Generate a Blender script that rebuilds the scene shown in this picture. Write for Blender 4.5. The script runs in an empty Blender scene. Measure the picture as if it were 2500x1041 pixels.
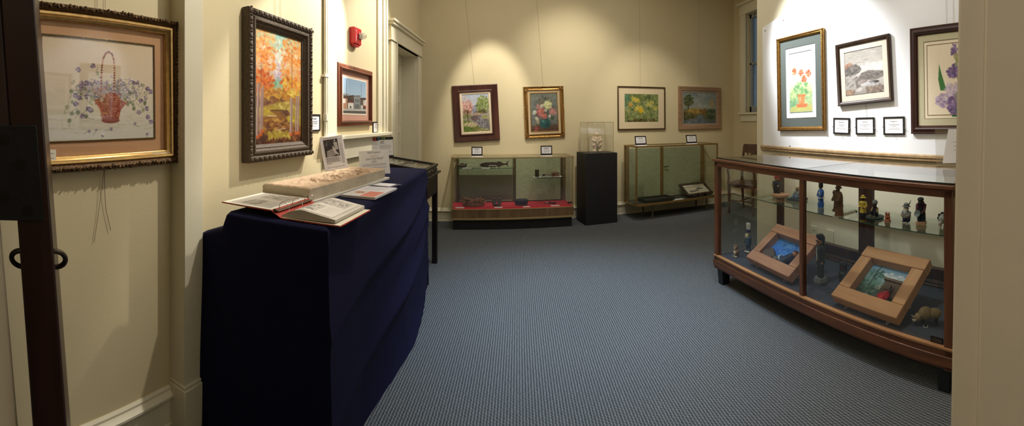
import bpy, math, random
import numpy as np
from mathutils import Vector, Matrix, Euler
random.seed(7); RNG = np.random.default_rng(7)
S = bpy.context.scene
COL = S.collection
PI = math.pi
def R(d): return math.radians(d)

# ---------------------------------------------------------------- camera (cylindrical panorama, 1000 px per radian)
H = 1.42; F = 1000.0; CX = 1265.0; CY = 295.0
cam_d = bpy.data.cameras.new('camera'); cam = bpy.data.objects.new('camera', cam_d); COL.objects.link(cam)
cam_d.type = 'PANO'; cam_d.panorama_type = 'CENTRAL_CYLINDRICAL'
cam_d.central_cylindrical_range_u_min = -1.25; cam_d.central_cylindrical_range_u_max = 1.25
cam_d.central_cylindrical_range_v_min = -(1041 - CY) / F; cam_d.central_cylindrical_range_v_max = CY / F
cam_d.central_cylindrical_radius = 1.0
cam.location = (0, 0, H); cam.rotation_euler = (R(90), 0, (CX - 1250) / F)
cam_d.clip_start = 0.02
S.camera = cam
S.view_settings.view_transform = 'Standard'
S.view_settings.look = 'None'
try: S.cycles.transparent_max_bounces = 32
except Exception: pass

def ray(px, py):
    t = (px - CX) / F
    return math.sin(t), math.cos(t), (CY - py) / F
def at_r(px, py, r):
    dx, dy, dz = ray(px, py); return Vector((dx * r, dy * r, H + dz * r))
def on_z(px, py, z):
    dx, dy, dz = ray(px, py); return at_r(px, py, (z - H) / dz)
def on_line(px, py, p, d):
    """meet the vertical plane through 2-D point p with direction d"""
    dx, dy, dz = ray(px, py); nx, ny = -d[1], d[0]
    r = (p[0] * nx + p[1] * ny) / (dx * nx + dy * ny)
    return at_r(px, py, r)

class Wall:
    """vertical plane; local X runs to the right seen from the room, local Y goes into the wall"""
    def __init__(s, p, d):
        l = math.hypot(*d); s.p = Vector((p[0], p[1])); s.d = Vector((d[0] / l, d[1] / l)); s.ang = math.atan2(s.d.y, s.d.x)
        s.n = Vector((s.d.y, -s.d.x))       # towards the room
    def hit(s, px, py, off=0.0):
        q = s.p + s.n * off; w = on_line(px, py, q, s.d)
        return (Vector((w.x, w.y)) - s.p).dot(s.d), w.z
    def pt(s, u, off=0.0, z=0.0):
        q = s.p + s.d * u + s.n * off; return Vector((q.x, q.y, z))
WL = Wall((-1.442, 1.414), (0.018, 1))
WB = Wall((-1.366, 5.66), (1, 0.128))
WR = Wall((3.66, 6.31), (0, -1))
WP = Wall((2.583, 3.915), (0.09, -1))

# ---------------------------------------------------------------- materials
def lin(c):
    c = np.asarray(c, float) / 255.0
    return np.where(c <= 0.04045, c / 12.92, ((c + 0.055) / 1.055) ** 2.4)
def rgba(c): l = lin(c); return (float(l[0]), float(l[1]), float(l[2]), 1.0)
MATS = {}
def new_mat(name):
    m = bpy.data.materials.new(name); m.use_nodes = True; nt = m.node_tree
    b = nt.nodes.get('Principled BSDF'); return m, nt, b
def N(nt, t, **kw):
    n = nt.nodes.new(t)
    for k, v in kw.items():
        if k in n.inputs: n.inputs[k].default_value = v
        else: setattr(n, k, v)
    return n
def mat(name, c, rough=0.6, metal=0.0, var=0.08, scale=12.0, bump=0.0, bscale=60.0, spec=None, stretch=None, coat=0.0):
    """a plain material with a little procedural variation of tone and surface"""
    if name in MATS: return MATS[name]
    m, nt, b = new_mat(name); L = nt.links
    tc = N(nt, 'ShaderNodeTexCoord'); src = tc.outputs['Object']
    if stretch:
        mp = N(nt, 'ShaderNodeMapping'); mp.inputs['Scale'].default_value = stretch; L.new(src, mp.inputs['Vector']); src = mp.outputs['Vector']
    no = N(nt, 'ShaderNodeTexNoise', Scale=scale, Detail=4.0); L.new(src, no.inputs['Vector'])
    ramp = N(nt, 'ShaderNodeValToRGB')
    base = lin(c)
    ramp.color_ramp.elements[0].position = 0.3; ramp.color_ramp.elements[1].position = 0.7
    ramp.color_ramp.elements[0].color = (*[float(x) for x in base * (1 - var)], 1)
    ramp.color_ramp.elements[1].color = (*[float(min(1, x)) for x in base * (1 + var)], 1)
    L.new(no.outputs['Fac'], ramp.inputs['Fac']); L.new(ramp.outputs['Color'], b.inputs['Base Color'])
    b.inputs['Roughness'].default_value = rough; b.inputs['Metallic'].default_value = metal
    if spec is not None: b.inputs['Specular IOR Level'].default_value = spec
    if coat: b.inputs['Coat Weight'].default_value = coat; b.inputs['Coat Roughness'].default_value = 0.15
    if bump:
        n2 = N(nt, 'ShaderNodeTexNoise', Scale=bscale, Detail=3.0); L.new(src, n2.inputs['Vector'])
        bp = N(nt, 'ShaderNodeBump', Strength=bump, Distance=0.01); L.new(n2.outputs['Fac'], bp.inputs['Height']); L.new(bp.outputs['Normal'], b.inputs['Normal'])
    MATS[name] = m; return m
def wood(name, c1, c2, rough=0.45, axis=2, freq=9.0, coat=0.0):
    """grain running along one local axis"""
    if name in MATS: return MATS[name]
    m, nt, b = new_mat(name); L = nt.links
    tc = N(nt, 'ShaderNodeTexCoord'); mp = N(nt, 'ShaderNodeMapping'); sc = [freq * 3] * 3; sc[axis] = freq * 0.25
    mp.inputs['Scale'].default_value = sc; L.new(tc.outputs['Object'], mp.inputs['Vector'])
    no = N(nt, 'ShaderNodeTexNoise', Scale=1.0, Detail=6.0, Roughness=0.65, Distortion=0.6); L.new(mp.outputs['Vector'], no.inputs['Vector'])
    ramp = N(nt, 'ShaderNodeValToRGB'); ramp.color_ramp.elements[0].position = 0.33; ramp.color_ramp.elements[1].position = 0.68
    ramp.color_ramp.elements[0].color = rgba(c1); ramp.color_ramp.elements[1].color = rgba(c2)
    L.new(no.outputs['Fac'], ramp.inputs['Fac']); L.new(ramp.outputs['Color'], b.inputs['Base Color'])
    b.inputs['Roughness'].default_value = rough
    if coat: b.inputs['Coat Weight'].default_value = coat; b.inputs['Coat Roughness'].default_value = 0.2
    bp = N(nt, 'ShaderNodeBump', Strength=0.08, Distance=0.004); L.new(no.outputs['Fac'], bp.inputs['Height']); L.new(bp.outputs['Normal'], b.inputs['Normal'])
    MATS[name] = m; return m
def glass(name, tint=(0.93, 0.96, 0.94), f0=0.045, rough=0.0, gain=1.0):
    if name in MATS: return MATS[name]
    m = bpy.data.materials.new(name); m.use_nodes = True; nt = m.node_tree; nt.nodes.clear(); L = nt.links
    out = N(nt, 'ShaderNodeOutputMaterial'); mix = N(nt, 'ShaderNodeMixShader'); tr = N(nt, 'ShaderNodeBsdfTransparent'); gl = N(nt, 'ShaderNodeBsdfGlossy')
    tr.inputs['Color'].default_value = (*tint, 1); gl.inputs['Roughness'].default_value = rough
    lw = N(nt, 'ShaderNodeLayerWeight', Blend=0.5); pw = N(nt, 'ShaderNodeMath', operation='POWER'); pw.inputs[1].default_value = 5.0
    mu = N(nt, 'ShaderNodeMath', operation='MULTIPLY_ADD'); mu.inputs[1].default_value = (1 - f0) * gain; mu.inputs[2].default_value = f0 * 2 * gain
    L.new(lw.outputs['Facing'], pw.inputs[0]); L.new(pw.outputs[0], mu.inputs[0]); L.new(mu.outputs[0], mix.inputs['Fac'])
    L.new(tr.outputs[0], mix.inputs[1]); L.new(gl.outputs[0], mix.inputs[2]); L.new(mix.outputs[0], out.inputs['Surface'])
    MATS[name] = m; return m
def paint_mat(name='painted_surface', rough=0.55, bump=0.15):
    if name in MATS: return MATS[name]
    m, nt, b = new_mat(name); L = nt.links
    at = N(nt, 'ShaderNodeAttribute', attribute_name='Col'); L.new(at.outputs['Color'], b.inputs['Base Color']); b.inputs['Roughness'].default_value = rough
    b.inputs['Specular IOR Level'].default_value = 0.25
    tc = N(nt, 'ShaderNodeTexCoord'); n2 = N(nt, 'ShaderNodeTexNoise', Scale=120.0, Detail=3.0); L.new(tc.outputs['Object'], n2.inputs['Vector'])
    bp = N(nt, 'ShaderNodeBump', Strength=bump, Distance=0.004); L.new(n2.outputs['Fac'], bp.inputs['Height']); L.new(bp.outputs['Normal'], b.inputs['Normal'])
    MATS[name] = m; return m

# ---------------------------------------------------------------- mesh builder
class G:
    def __init__(s): s.v = []; s.f = []; s.m = []; s.M = Matrix.Identity(4); s.mi = 0
    def add(s, vs, fs, mi=None):
        o = len(s.v); M = s.M
        s.v += [tuple(M @ Vector(v)) for v in vs]; s.f += [tuple(i + o for i in f) for f in fs]; s.m += [s.mi if mi is None else mi] * len(fs); return s
    def box(s, a, b, mi=None):
        (x0, y0, z0), (x1, y1, z1) = [min(p, q) for p, q in zip(a, b)], [max(p, q) for p, q in zip(a, b)]
        return s.add([(x0, y0, z0), (x1, y0, z0), (x1, y1, z0), (x0, y1, z0), (x0, y0, z1), (x1, y0, z1), (x1, y1, z1), (x0, y1, z1)],
                     [(0, 3, 2, 1), (4, 5, 6, 7), (0, 1, 5, 4), (1, 2, 6, 5), (2, 3, 7, 6), (3, 0, 4, 7)], mi)
    def cbox(s, c, d, mi=None):
        return s.box([c[i] - d[i] / 2 for i in range(3)], [c[i] + d[i] / 2 for i in range(3)], mi)
    def quad(s, a, b, c, d, mi=None): return s.add([a, b, c, d], [(0, 1, 2, 3)], mi)
    def ell(s, c, r, mi=None, n=12, rot=None):
        r = (r, r, r) if not hasattr(r, '__len__') else r
        Q = rot.to_matrix() if rot else Matrix.Identity(3); C = Vector(c)
        vs = [C + Q @ Vector((0, 0, r[2]))]; m = max(4, n // 2)
        for i in range(1, m):
            t = PI * i / m
            for j in range(n):
                p = 2 * PI * j / n; vs.append(C + Q @ Vector((r[0] * math.sin(t) * math.cos(p), r[1] * math.sin(t) * math.sin(p), r[2] * math.cos(t))))
        vs.append(C + Q @ Vector((0, 0, -r[2]))); k = len(vs) - 1; fs = []
        for j in range(n): fs.append((0, 1 + j, 1 + (j + 1) % n)); fs.append((k, k - n + (j + 1) % n, k - n + j))
        for i in range(m - 2):
            for j in range(n):
                a = 1 + i * n; fs.append((a + j, a + n + j, a + n + (j + 1) % n, a + (j + 1) % n))
        return s.add(vs, fs, mi)
    def lathe(s, prof, c=(0, 0, 0), n=20, mi=None, axis='Z', cap=True):
        """prof: (radius, height) from bottom up"""
        vs, fs = [], []
        def P(r, h, a):
            x, y = r * math.cos(a), r * math.sin(a)
            return {'Z': (c[0] + x, c[1] + y, c[2] + h), 'X': (c[0] + h, c[1] + x, c[2] + y), 'Y': (c[0] + y, c[1] + h, c[2] + x)}[axis]
        for r, h in prof:
            for j in range(n): vs.append(P(r, h, 2 * PI * j / n))
        for i in range(len(prof) - 1):
            for j in range(n): fs.append((i * n + j, i * n + (j + 1) % n, (i + 1) * n + (j + 1) % n, (i + 1) * n + j))
        if cap: fs.append(tuple(range(n))[::-1]); fs.append(tuple((len(prof) - 1) * n + j for j in range(n)))
        return s.add(vs, fs, mi)
    def tube(s, pts, r, n=8, mi=None, cap=True):
        pts = [Vector(p) for p in pts]; rs = r if hasattr(r, '__len__') else [r] * len(pts); vs, fs = [], []
        up = None
        for i, p in enumerate(pts):
            t = (pts[min(i + 1, len(pts) - 1)] - pts[max(i - 1, 0)]).normalized()
            if up is None: up = Vector((0, 0, 1)) if abs(t.z) < 0.9 else Vector((1, 0, 0))
            a = t.cross(up).normalized(); up2 = a.cross(t).normalized(); up = up2
            for j in range(n):
                q = 2 * PI * j / n; vs.append(p + (a * math.cos(q) + up2 * math.sin(q)) * rs[i])
        for i in range(len(pts) - 1):
            for j in range(n): fs.append((i * n + j, i * n + (j + 1) % n, (i + 1) * n + (j + 1) % n, (i + 1) * n + j))
        if cap: fs.append(tuple(range(n))[::-1]); fs.append(tuple((len(pts) - 1) * n + j for j in range(n)))
        return s.add(vs, fs, mi)
    def cap(s, a, b, r0, r1, mi=None, n=10):
        a, b = Vector(a), Vector(b); s.tube([a, a.lerp(b, .5), b], [r0, (r0 + r1) / 2, r1], n, mi); s.ell(a, r0, mi, n); return s.ell(b, r1, mi, n)
    def prism(s, poly, y0, y1, mi=None):
        """polygon in x,z extruded along y"""
        n = len(poly); vs = [(x, y0, z) for x, z in poly] + [(x, y1, z) for x, z in poly]
        fs = [tuple(range(n)), tuple(range(2 * n - 1, n - 1, -1))] + [(i, i + n, (i + 1) % n + n, (i + 1) % n) for i in range(n)]
        return s.add(vs, fs, mi)
    def moulding(s, w, h, prof, mi=None, c=(0, 0)):
        """mitred rectangular frame in x,z: prof = (inset from the outer edge, stand-off towards -y)"""
        vs, fs = [], []
        for d, t in prof:
            for sx, sz in ((-1, -1), (1, -1), (1, 1), (-1, 1)): vs.append((c[0] + sx * (w / 2 - d), -t, c[1] + sz * (h / 2 - d)))
        k = len(prof)
        for i in range(k):
            j = (i + 1) % k
            for q in range(4): fs.append((i * 4 + q, i * 4 + (q + 1) % 4, j * 4 + (q + 1) % 4, j * 4 + q))
        return s.add(vs, fs, mi)
    def sweep(s, prof, a, b, out, mi=None):
        """profile (stand-off, height) swept from a to b; out = horizontal unit vector of the stand-off"""
        a, b, o = Vector(a), Vector(b), Vector(out); n = len(prof)
        vs = [p + o * d + Vector((0, 0, h)) for p in (a, b) for d, h in prof]
        fs = [(i, (i + 1) % n, (i + 1) % n + n, i + n) for i in range(n)] + [tuple(range(n))[::-1], tuple(range(n, 2 * n))]
        return s.add(vs, fs, mi)
    def text(s, t, size, c=(0, 0, 0), mi=None, width=None, shear=0.0, align='CENTER', spacing=1.0):
        """flat lettering in x,z facing -y"""
        key = (t, shear, spacing, align)
        if key not in TXT:
            cu = bpy.data.curves.new('lettering', 'FONT'); cu.body = t; cu.size = 1; cu.align_x = align; cu.shear = shear; cu.space_character = spacing; cu.resolution_u = 3
            o = bpy.data.objects.new('lettering', cu); COL.objects.link(o); bpy.context.view_layer.update()
            me = bpy.data.meshes.new_from_object(o.evaluated_get(bpy.context.evaluated_depsgraph_get()))
            TXT[key] = ([tuple(v.co) for v in me.vertices], [tuple(p.vertices) for p in me.polygons])
            bpy.data.objects.remove(o); bpy.data.curves.remove(cu); bpy.data.meshes.remove(me)
        vs, fs = TXT[key]; k = size
        if width: xs = [v[0] for v in vs]; kx = width / (max(xs) - min(xs))
        else: kx = k
        return s.add([(c[0] + v[0] * kx, c[1], c[2] + v[1] * k) for v in vs], fs, mi)
    def lines(s, x0, x1, z0, n, gap, th, y, mi=None, ragged=0.2, center=False):
        """rows of small illegible print"""
        for i in range(n):
            z = z0 - i * gap; w = (x1 - x0) * (1 - ragged * random.random()); a = (x0 + x1 - w) / 2 if center else x0; x = a
            while x < a + w - 1e-6:
                l = min((x1 - x0) * random.uniform(.06, .16), a + w - x); s.quad((x, y, z), (x + l, y, z), (x + l, y, z + th), (x, y, z + th), mi); x += l + (x1 - x0) * .025
        return s
    def build(s, name, mats, parent=None, loc=None, rot=None, bevel=0.0, smooth=True, ang=38, kind=None):
        me = bpy.data.meshes.new(name); me.from_pydata(s.v, [], s.f)
        mats = mats if isinstance(mats, (list, tuple)) else [mats]
        for m in mats: me.materials.append(m)
        me.polygons.foreach_set('material_index', s.m)
        if smooth:
            me.polygons.foreach_set('use_smooth', [True] * len(s.f)); me.set_sharp_from_angle(angle=R(ang))
        me.validate(); me.update()
        o = bpy.data.objects.new(name, me); COL.objects.link(o)
        if parent: o.parent = parent
        if loc is not None: o.location = loc
        if rot is not None: o.rotation_euler = rot
        if bevel:
            b = o.modifiers.new('bevel', 'BEVEL'); b.width = bevel; b.segments = 2; b.limit_method = 'ANGLE'; b.angle_limit = R(50)
        if kind: o['kind'] = kind
        return o
TXT = {}
def struct(o): o['kind'] = 'structure'; return o
def thing(name, label, cat, loc=(0, 0, 0), rot=(0, 0, 0), group=None):
    o = bpy.data.objects.new(name, None); COL.objects.link(o); o.location = loc; o.rotation_euler = rot; o.empty_display_size = .1
    return tag(o, label, cat, group)
def tag(o, label, cat, group=None):
    o['label'] = label; o['category'] = cat
    if group: o['group'] = group
    return o

# ---------------------------------------------------------------- painter: colours brushed onto a fine mesh grid
class Cv:
    def __init__(s, w, h, c=(255, 255, 255)):
        s.w, s.h = w, h; s.a = np.zeros((h, w, 3)); s.a[:] = c; s.U, s.V = np.meshgrid((np.arange(w) + .5) / w, (np.arange(h) + .5) / h); s.asp = h / w
    def vgrad(s, stops):
        vs = [p for p, _ in stops]
        for k in range(3): s.a[:, :, k] = np.interp(s.V, vs, [c[k] for _, c in stops])
        return s
    def blend(s, mask, c): s.a = s.a * (1 - mask[..., None]) + np.asarray(c, float) * mask[..., None]; return s
    def _win(s, u0, u1, v0, v1):
        return max(0, int(u0 * s.w)), min(s.w, int(u1 * s.w) + 2), max(0, int(v0 * s.h)), min(s.h, int(v1 * s.h) + 2)
    def ell(s, u, v, ru, rv, c, al=1.0, soft=.35, ang=0.0):
        m = max(ru, rv * s.asp) * 1.05; x0, x1, y0, y1 = s._win(u - m, u + m, v - m / s.asp, v + m / s.asp)
        if x0 >= x1 or y0 >= y1: return s
        du = s.U[y0:y1, x0:x1] - u; dv = (s.V[y0:y1, x0:x1] - v) * s.asp; ca, sa = math.cos(ang), math.sin(ang)
        d = np.sqrt(((du * ca + dv * sa) / ru) ** 2 + ((-du * sa + dv * ca) / (rv * s.asp)) ** 2)
        k = (np.clip((1 - d) / max(soft, .02), 0, 1) * al)[..., None]
        s.a[y0:y1, x0:x1] = s.a[y0:y1, x0:x1] * (1 - k) + np.asarray(c, float) * k; return s
    def line(s, pts, wd, c, al=1.0):
        for (u0, v0), (u1, v1) in zip(pts[:-1], pts[1:]):
            x0, x1, y0, y1 = s._win(min(u0, u1) - wd, max(u0, u1) + wd, min(v0, v1) - wd / s.asp, max(v0, v1) + wd / s.asp)
            if x0 >= x1 or y0 >= y1: continue
            U = s.U[y0:y1, x0:x1]; V = s.V[y0:y1, x0:x1] * s.asp; a = np.array([u0, v0 * s.asp]); b = np.array([u1, v1 * s.asp]); d = b - a; L2 = max(1e-9, d @ d)
            t = np.clip(((U - a[0]) * d[0] + (V - a[1]) * d[1]) / L2, 0, 1); q = np.hypot(U - a[0] - t * d[0], V - a[1] - t * d[1])
            k = (np.clip((wd / 2 - q) * s.w + .5, 0, 1) * al)[..., None]; s.a[y0:y1, x0:x1] = s.a[y0:y1, x0:x1] * (1 - k) + np.asarray(c, float) * k
        return s
    def poly(s, pts, c, al=1.0):
        ins = np.zeros((s.h, s.w), bool); n = len(pts)
        for i in range(n):
            (x0, y0), (x1, y1) = pts[i], pts[(i + 1) % n]
            if y0 == y1: continue
            ins ^= ((y0 > s.V) != (y1 > s.V)) & (s.U < (x1 - x0) * (s.V - y0) / (y1 - y0) + x0)
        return s.blend(ins * al, c)
    def dabs(s, box, n, size, cols, al=.7, ang=None, squash=.55, jit=14, soft=.4, where=None):
        u0, v0, u1, v1 = box
        for _ in range(n):
            u, v = RNG.uniform(u0, u1), RNG.uniform(v0, v1)
            if where and not where(u, v): continue
            c = np.array(cols[RNG.integers(len(cols))]) + RNG.normal(0, jit); z = size * RNG.uniform(.5, 1.3)
            s.ell(u, v, z, z * squash / s.asp, np.clip(c, 0, 255), al, soft, (RNG.uniform(-1.5, 1.5) if ang is None else ang + RNG.normal(0, .3)))
        return s
    def blob(s, u, v, ru, rv, n, size, cols, al=.75, **k):
        """dabs filling an ellipse"""
        s.ell(u, v, ru * .95, rv * .95, np.mean(cols, axis=0), al * .55, .5)
        return s.dabs((u - ru, v - rv, u + ru, v + rv), n, size, cols, al, where=lambda a, b: ((a - u) / ru) ** 2 + ((b - v) / rv) ** 2 < 1, **k)
    def blur(s, n=1):
        for _ in range(n):
            p = np.pad(s.a, ((1, 1), (1, 1), (0, 0)), 'edge'); s.a = (p[:-2, 1:-1] + p[2:, 1:-1] + p[1:-1, :-2] + p[1:-1, 2:] + 2 * p[1:-1, 1:-1]) / 6
        return s
    def noise(s, amp): s.a = s.a + RNG.normal(0, amp, (s.h, s.w, 1)); return s
    def mesh(s, name, w, h, y=0.0, parent=None, loc=None, rot=None, m=None):
        W, Hh = s.w, s.h; xs = np.linspace(-w / 2, w / 2, W); zs = np.linspace(h / 2, -h / 2, Hh); X, Z = np.meshgrid(xs, zs)
        co = np.stack([X, np.full_like(X, y), Z], -1).reshape(-1, 3); idx = np.arange(W * Hh).reshape(Hh, W)
        fs = np.stack([idx[1:, :-1], idx[1:, 1:], idx[:-1, 1:], idx[:-1, :-1]], -1).reshape(-1, 4)
        me = bpy.data.meshes.new(name); me.from_pydata(co.tolist(), [], fs.tolist())
        col = np.ones((W * Hh, 4), np.float32); col[:, :3] = lin(np.clip(s.a, 0, 255)).reshape(-1, 3)
        at = me.color_attributes.new('Col', 'FLOAT_COLOR', 'POINT'); at.data.foreach_set('color', col.ravel())
        me.materials.append(m or paint_mat()); me.update()
        o = bpy.data.objects.new(name, me); COL.objects.link(o)
        if parent: o.parent = parent
        if loc is not None: o.location = loc
        if rot is not None: o.rotation_euler = rot
        return o
# ================================================================ the room
CREAM = mat('cream_wall_paint', (214, 200, 162), 0.75, var=0.02, scale=3, bump=0.04, bscale=90)
PALE = mat('lit_cream_wall_paint', (216, 208, 182), 0.75, var=0.02, scale=3, bump=0.04, bscale=90)  # same cream, paler: light on the partition put into the colour
TRIMW = mat('cream_gloss_trim', (226, 219, 194), 0.42, var=0.02, scale=5)
JAMB = mat('jamb_paint', (212, 200, 176), 0.5, var=0.03, scale=8, bump=0.05, bscale=40)
CEIL = mat('ceiling_paint', (225, 220, 205), 0.9, var=0.02)
def wm(W, u=0.0, off=0.0, z=0.0): return Matrix.Translation(W.pt(u, off, z)) @ Matrix.Rotation(W.ang, 4, 'Z')

# carpet: fine ribs running down the room
def carpet():
    m, nt, b = new_mat('ribbed_blue_grey_carpet'); L = nt.links
    tc = N(nt, 'ShaderNodeTexCoord'); sep = N(nt, 'ShaderNodeSeparateXYZ')
    wob = N(nt, 'ShaderNodeTexNoise', Scale=55.0, Detail=1.0); L.new(tc.outputs['Object'], wob.inputs['Vector'])
    L.new(tc.outputs['Object'], sep.inputs[0])
    a = N(nt, 'ShaderNodeMath', operation='MULTIPLY_ADD'); a.inputs[1].default_value = 0.008; L.new(wob.outputs['Fac'], a.inputs[0]); L.new(sep.outputs['X'], a.inputs[2])
    f = N(nt, 'ShaderNodeMath', operation='MULTIPLY'); f.inputs[1].default_value = 2 * PI / 0.0155; L.new(a.outputs[0], f.inputs[0])
    sn = N(nt, 'ShaderNodeMath', operation='SINE'); L.new(f.outputs[0], sn.inputs[0])
    # loops along each rib
    f2 = N(nt, 'ShaderNodeMath', operation='MULTIPLY'); f2.inputs[1].default_value = 2 * PI / 0.021; L.new(sep.outputs['Y'], f2.inputs[0])
    f3 = N(nt, 'ShaderNodeMath', operation='MULTIPLY_ADD'); f3.inputs[1].default_value = 0.5; L.new(f.outputs[0], f3.inputs[0]); L.new(f2.outputs[0], f3.inputs[2])
    s2 = N(nt, 'ShaderNodeMath', operation='SINE'); L.new(f3.outputs[0], s2.inputs[0])
    h = N(nt, 'ShaderNodeMath', operation='MULTIPLY_ADD'); h.inputs[1].default_value = 0.28; L.new(s2.outputs[0], h.inputs[0]); L.new(sn.outputs[0], h.inputs[2])
    mr = N(nt, 'ShaderNodeMapRange'); mr.inputs['From Min'].default_value = -1.3; mr.inputs['From Max'].default_value = 1.3; L.new(h.outputs[0], mr.inputs['Value'])
    ramp = N(nt, 'ShaderNodeValToRGB'); e = ramp.color_ramp.elements
    e[0].color = rgba((62, 67, 72)); e[0].position = 0.12; e[1].color = rgba((138, 143, 146)); e[1].position = 0.95
    k = ramp.color_ramp.elements.new(0.5); k.color = rgba((98, 105, 111))
    L.new(mr.outputs[0], ramp.inputs['Fac'])
    big = N(nt, 'ShaderNodeTexNoise', Scale=260.0, Detail=2.0); L.new(tc.outputs['Object'], big.inputs['Vector'])
    mx = N(nt, 'ShaderNodeMix', data_type='RGBA', blend_type='MULTIPLY'); mx.inputs['Factor'].default_value = 0.6
    L.new(ramp.outputs['Color'], mx.inputs['A']); L.new(big.outputs['Fac'], mx.inputs['B'])
    br = N(nt, 'ShaderNodeBrightContrast'); br.inputs['Bright'].default_value = 0.02; L.new(mx.outputs['Result'], br.inputs['Color'])
    L.new(br.outputs[0], b.inputs['Base Color']); b.inputs['Roughness'].default_value = 0.95; b.inputs['Specular IOR Level'].default_value = 0.1
    bp = N(nt, 'ShaderNodeBump', Strength=0.5, Distance=0.004); L.new(mr.outputs[0], bp.inputs['Height']); L.new(bp.outputs['Normal'], b.inputs['Normal'])
    return m
CARPET = carpet()
g = G(); g.box((-3.2, -2.4, -0.1), (4.6, 7.2, 0)); struct(g.build('floor', CARPET, smooth=False))
g = G(); g.box((-3.2, -2.4, 3.75), (4.6, 7.2, 3.85)); struct(g.build('ceiling', CEIL, smooth=False))

# left wall with the recess of the white door
uo0, uo1, zo = WL.hit(963, 200)[0], WL.hit(1016, 200)[0], 2.30
UC = WL.hit(1028, 300)[0]
g = G(); g.M = wm(WL); T = 0.34
g.box((-1.5, 0, 0), (uo0, T, 3.75)); g.box((uo0, 0, zo), (uo1, T, 3.75)); g.box((uo1, 0, 0), (UC + .35, T, 3.75)); g.box((uo0, .24, 0), (uo1, T, zo))
struct(g.build('wall_left', CREAM, smooth=False))
g = G(); g.M = wm(WB); g.box((-.3, 0, 0), (5.5, .3, 3.75)); struct(g.build('wall_back', CREAM, smooth=False))
# right wall with window opening
uw0, uw1, zw0, zw1 = WR.hit(1822, 200)[0], WR.hit(1822, 200)[0] + .95, 1.56, 3.22
g = G(); g.M = wm(WR); g.box((-.3, 0, 0), (uw0, .3, 3.75)); g.box((uw1, 0, 0), (2.6, .3, 3.75)); g.box((uw0, 0, 0), (uw1, .3, zw0)); g.box((uw0, 0, zw1), (uw1, .3, 3.75))
struct(g.build('wall_right', CREAM, smooth=False))
g = G(); g.M = wm(WP); g.box((0, 0, 0), (4.0, .9, 3.75)); struct(g.build('wall_partition', PALE, smooth=False))
# wall we look through: doorway between x = -0.535 and 0.5
g = G(); g.box((-2.0, -.12, 0), (-.60, .12, 3.75)); g.box((.58, -.12, 0), (3.6, .16, 3.75)); g.box((-.60, -.12, 2.35), (.58, .12, 3.75)); struct(g.build('wall_front', CREAM, smooth=False))
g = G(); g.box((-2.0, -2.3, 0), (-1.9, -.12, 3.75)); g.box((2.2, -2.3, 0), (2.3, -.12, 3.75)); g.box((-2.0, -2.4, 0), (2.3, -2.3, 3.75)); struct(g.build('wall_hall', CREAM, smooth=False))
# door jambs (out of plumb like the photograph shows them)
def shear_box(g, a, b, ky, z0, mi=None):
    n = len(g.v); g.box(a, b, mi); g.v[n:] = [(x, y + (z0 - z) * ky, z) for x, y, z in g.v[n:]]
g = G(); shear_box(g, (.5, -.15, 0), (.585, .276, 2.4), .021, 1.42); shear_box(g, (.4925, .06, 0), (.51, .232, 2.4), .021, 1.42)
struct(g.build('trim_1', JAMB, bevel=.006))
g = G(); shear_box(g, (-.605, -.15, 0), (-.535, .196, 2.36), .09, 1.0); struct(g.build('trim_2', JAMB, bevel=.005))

# pilaster with plinth between the basket picture and the autumn picture
up0, up1 = WL.hit(417, 300)[0], WL.hit(496, 300, .095)[0]
g = G(); g.M = wm(WL); g.box((up0, -.095, .2), (up1, .02, 3.75)); g.box((up0 - .012, -.112, 0), (up1 + .012, .02, .2)); g.box((up0 - .006, -.104, .2), (up1 + .006, .02, .215))
struct(g.build('trim_3', TRIMW, bevel=.004))
# skirting
BASEP = [(0, 0), (.022, 0), (.022, .012), (.016, .02), (.016, .128), (.026, .134), (.034, .142), (.034, .152), (.022, .160), (.014, .168), (.014, .178), (.006, .186), (0, .186)]
def skirt(name, W, a, b):
    g = G(); n = W.n; g.sweep(BASEP, W.pt(a), W.pt(b), (n.x, n.y, 0)); return struct(g.build(name, TRIMW, ang=25))
skirt('baseboard_left', WL, -1.3, up0 - .01); skirt('baseboard_left_middle', WL, up1 + .01, uo0 - .2); skirt('baseboard_left_corner', WL, uo1 + .19, UC)
skirt('baseboard_back', WB, .02, 5.06); skirt('baseboard_right', WR, .02, 2.35)
# former window on the left wall: casings, infill, sill, apron
uc0, uc1, uc2, uc3 = [WL.hit(x, 200, .03)[0] for x in (800, 823, 926, 947)]
g = G(); g.M = wm(WL)
g.box((uc0, -.03, 1.30), (uc1, .01, 3.75)); g.box((uc2, -.02, 1.30), (uc2 + .12, .01, 3.75)); g.box((uc2 + .12, -.035, 1.30), (uc3, .01, 3.75)); g.box((uc2 + .18, -.045, 1.30), (uc2 + .21, .01, 3.75))
struct(g.build('trim_4', TRIMW, bevel=.004))
g = G(); g.M = wm(WL); g.box((uc0 - .06, -.075, 1.268), (uc3 + .03, .01, 1.302)); struct(g.build('trim_5', TRIMW, bevel=.006))
g = G(); g.M = wm(WL); g.box((uc0 - .02, -.028, 1.10), (uc3 - .02, .01, 1.268)); struct(g.build('trim_6', TRIMW, bevel=.004))
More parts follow.
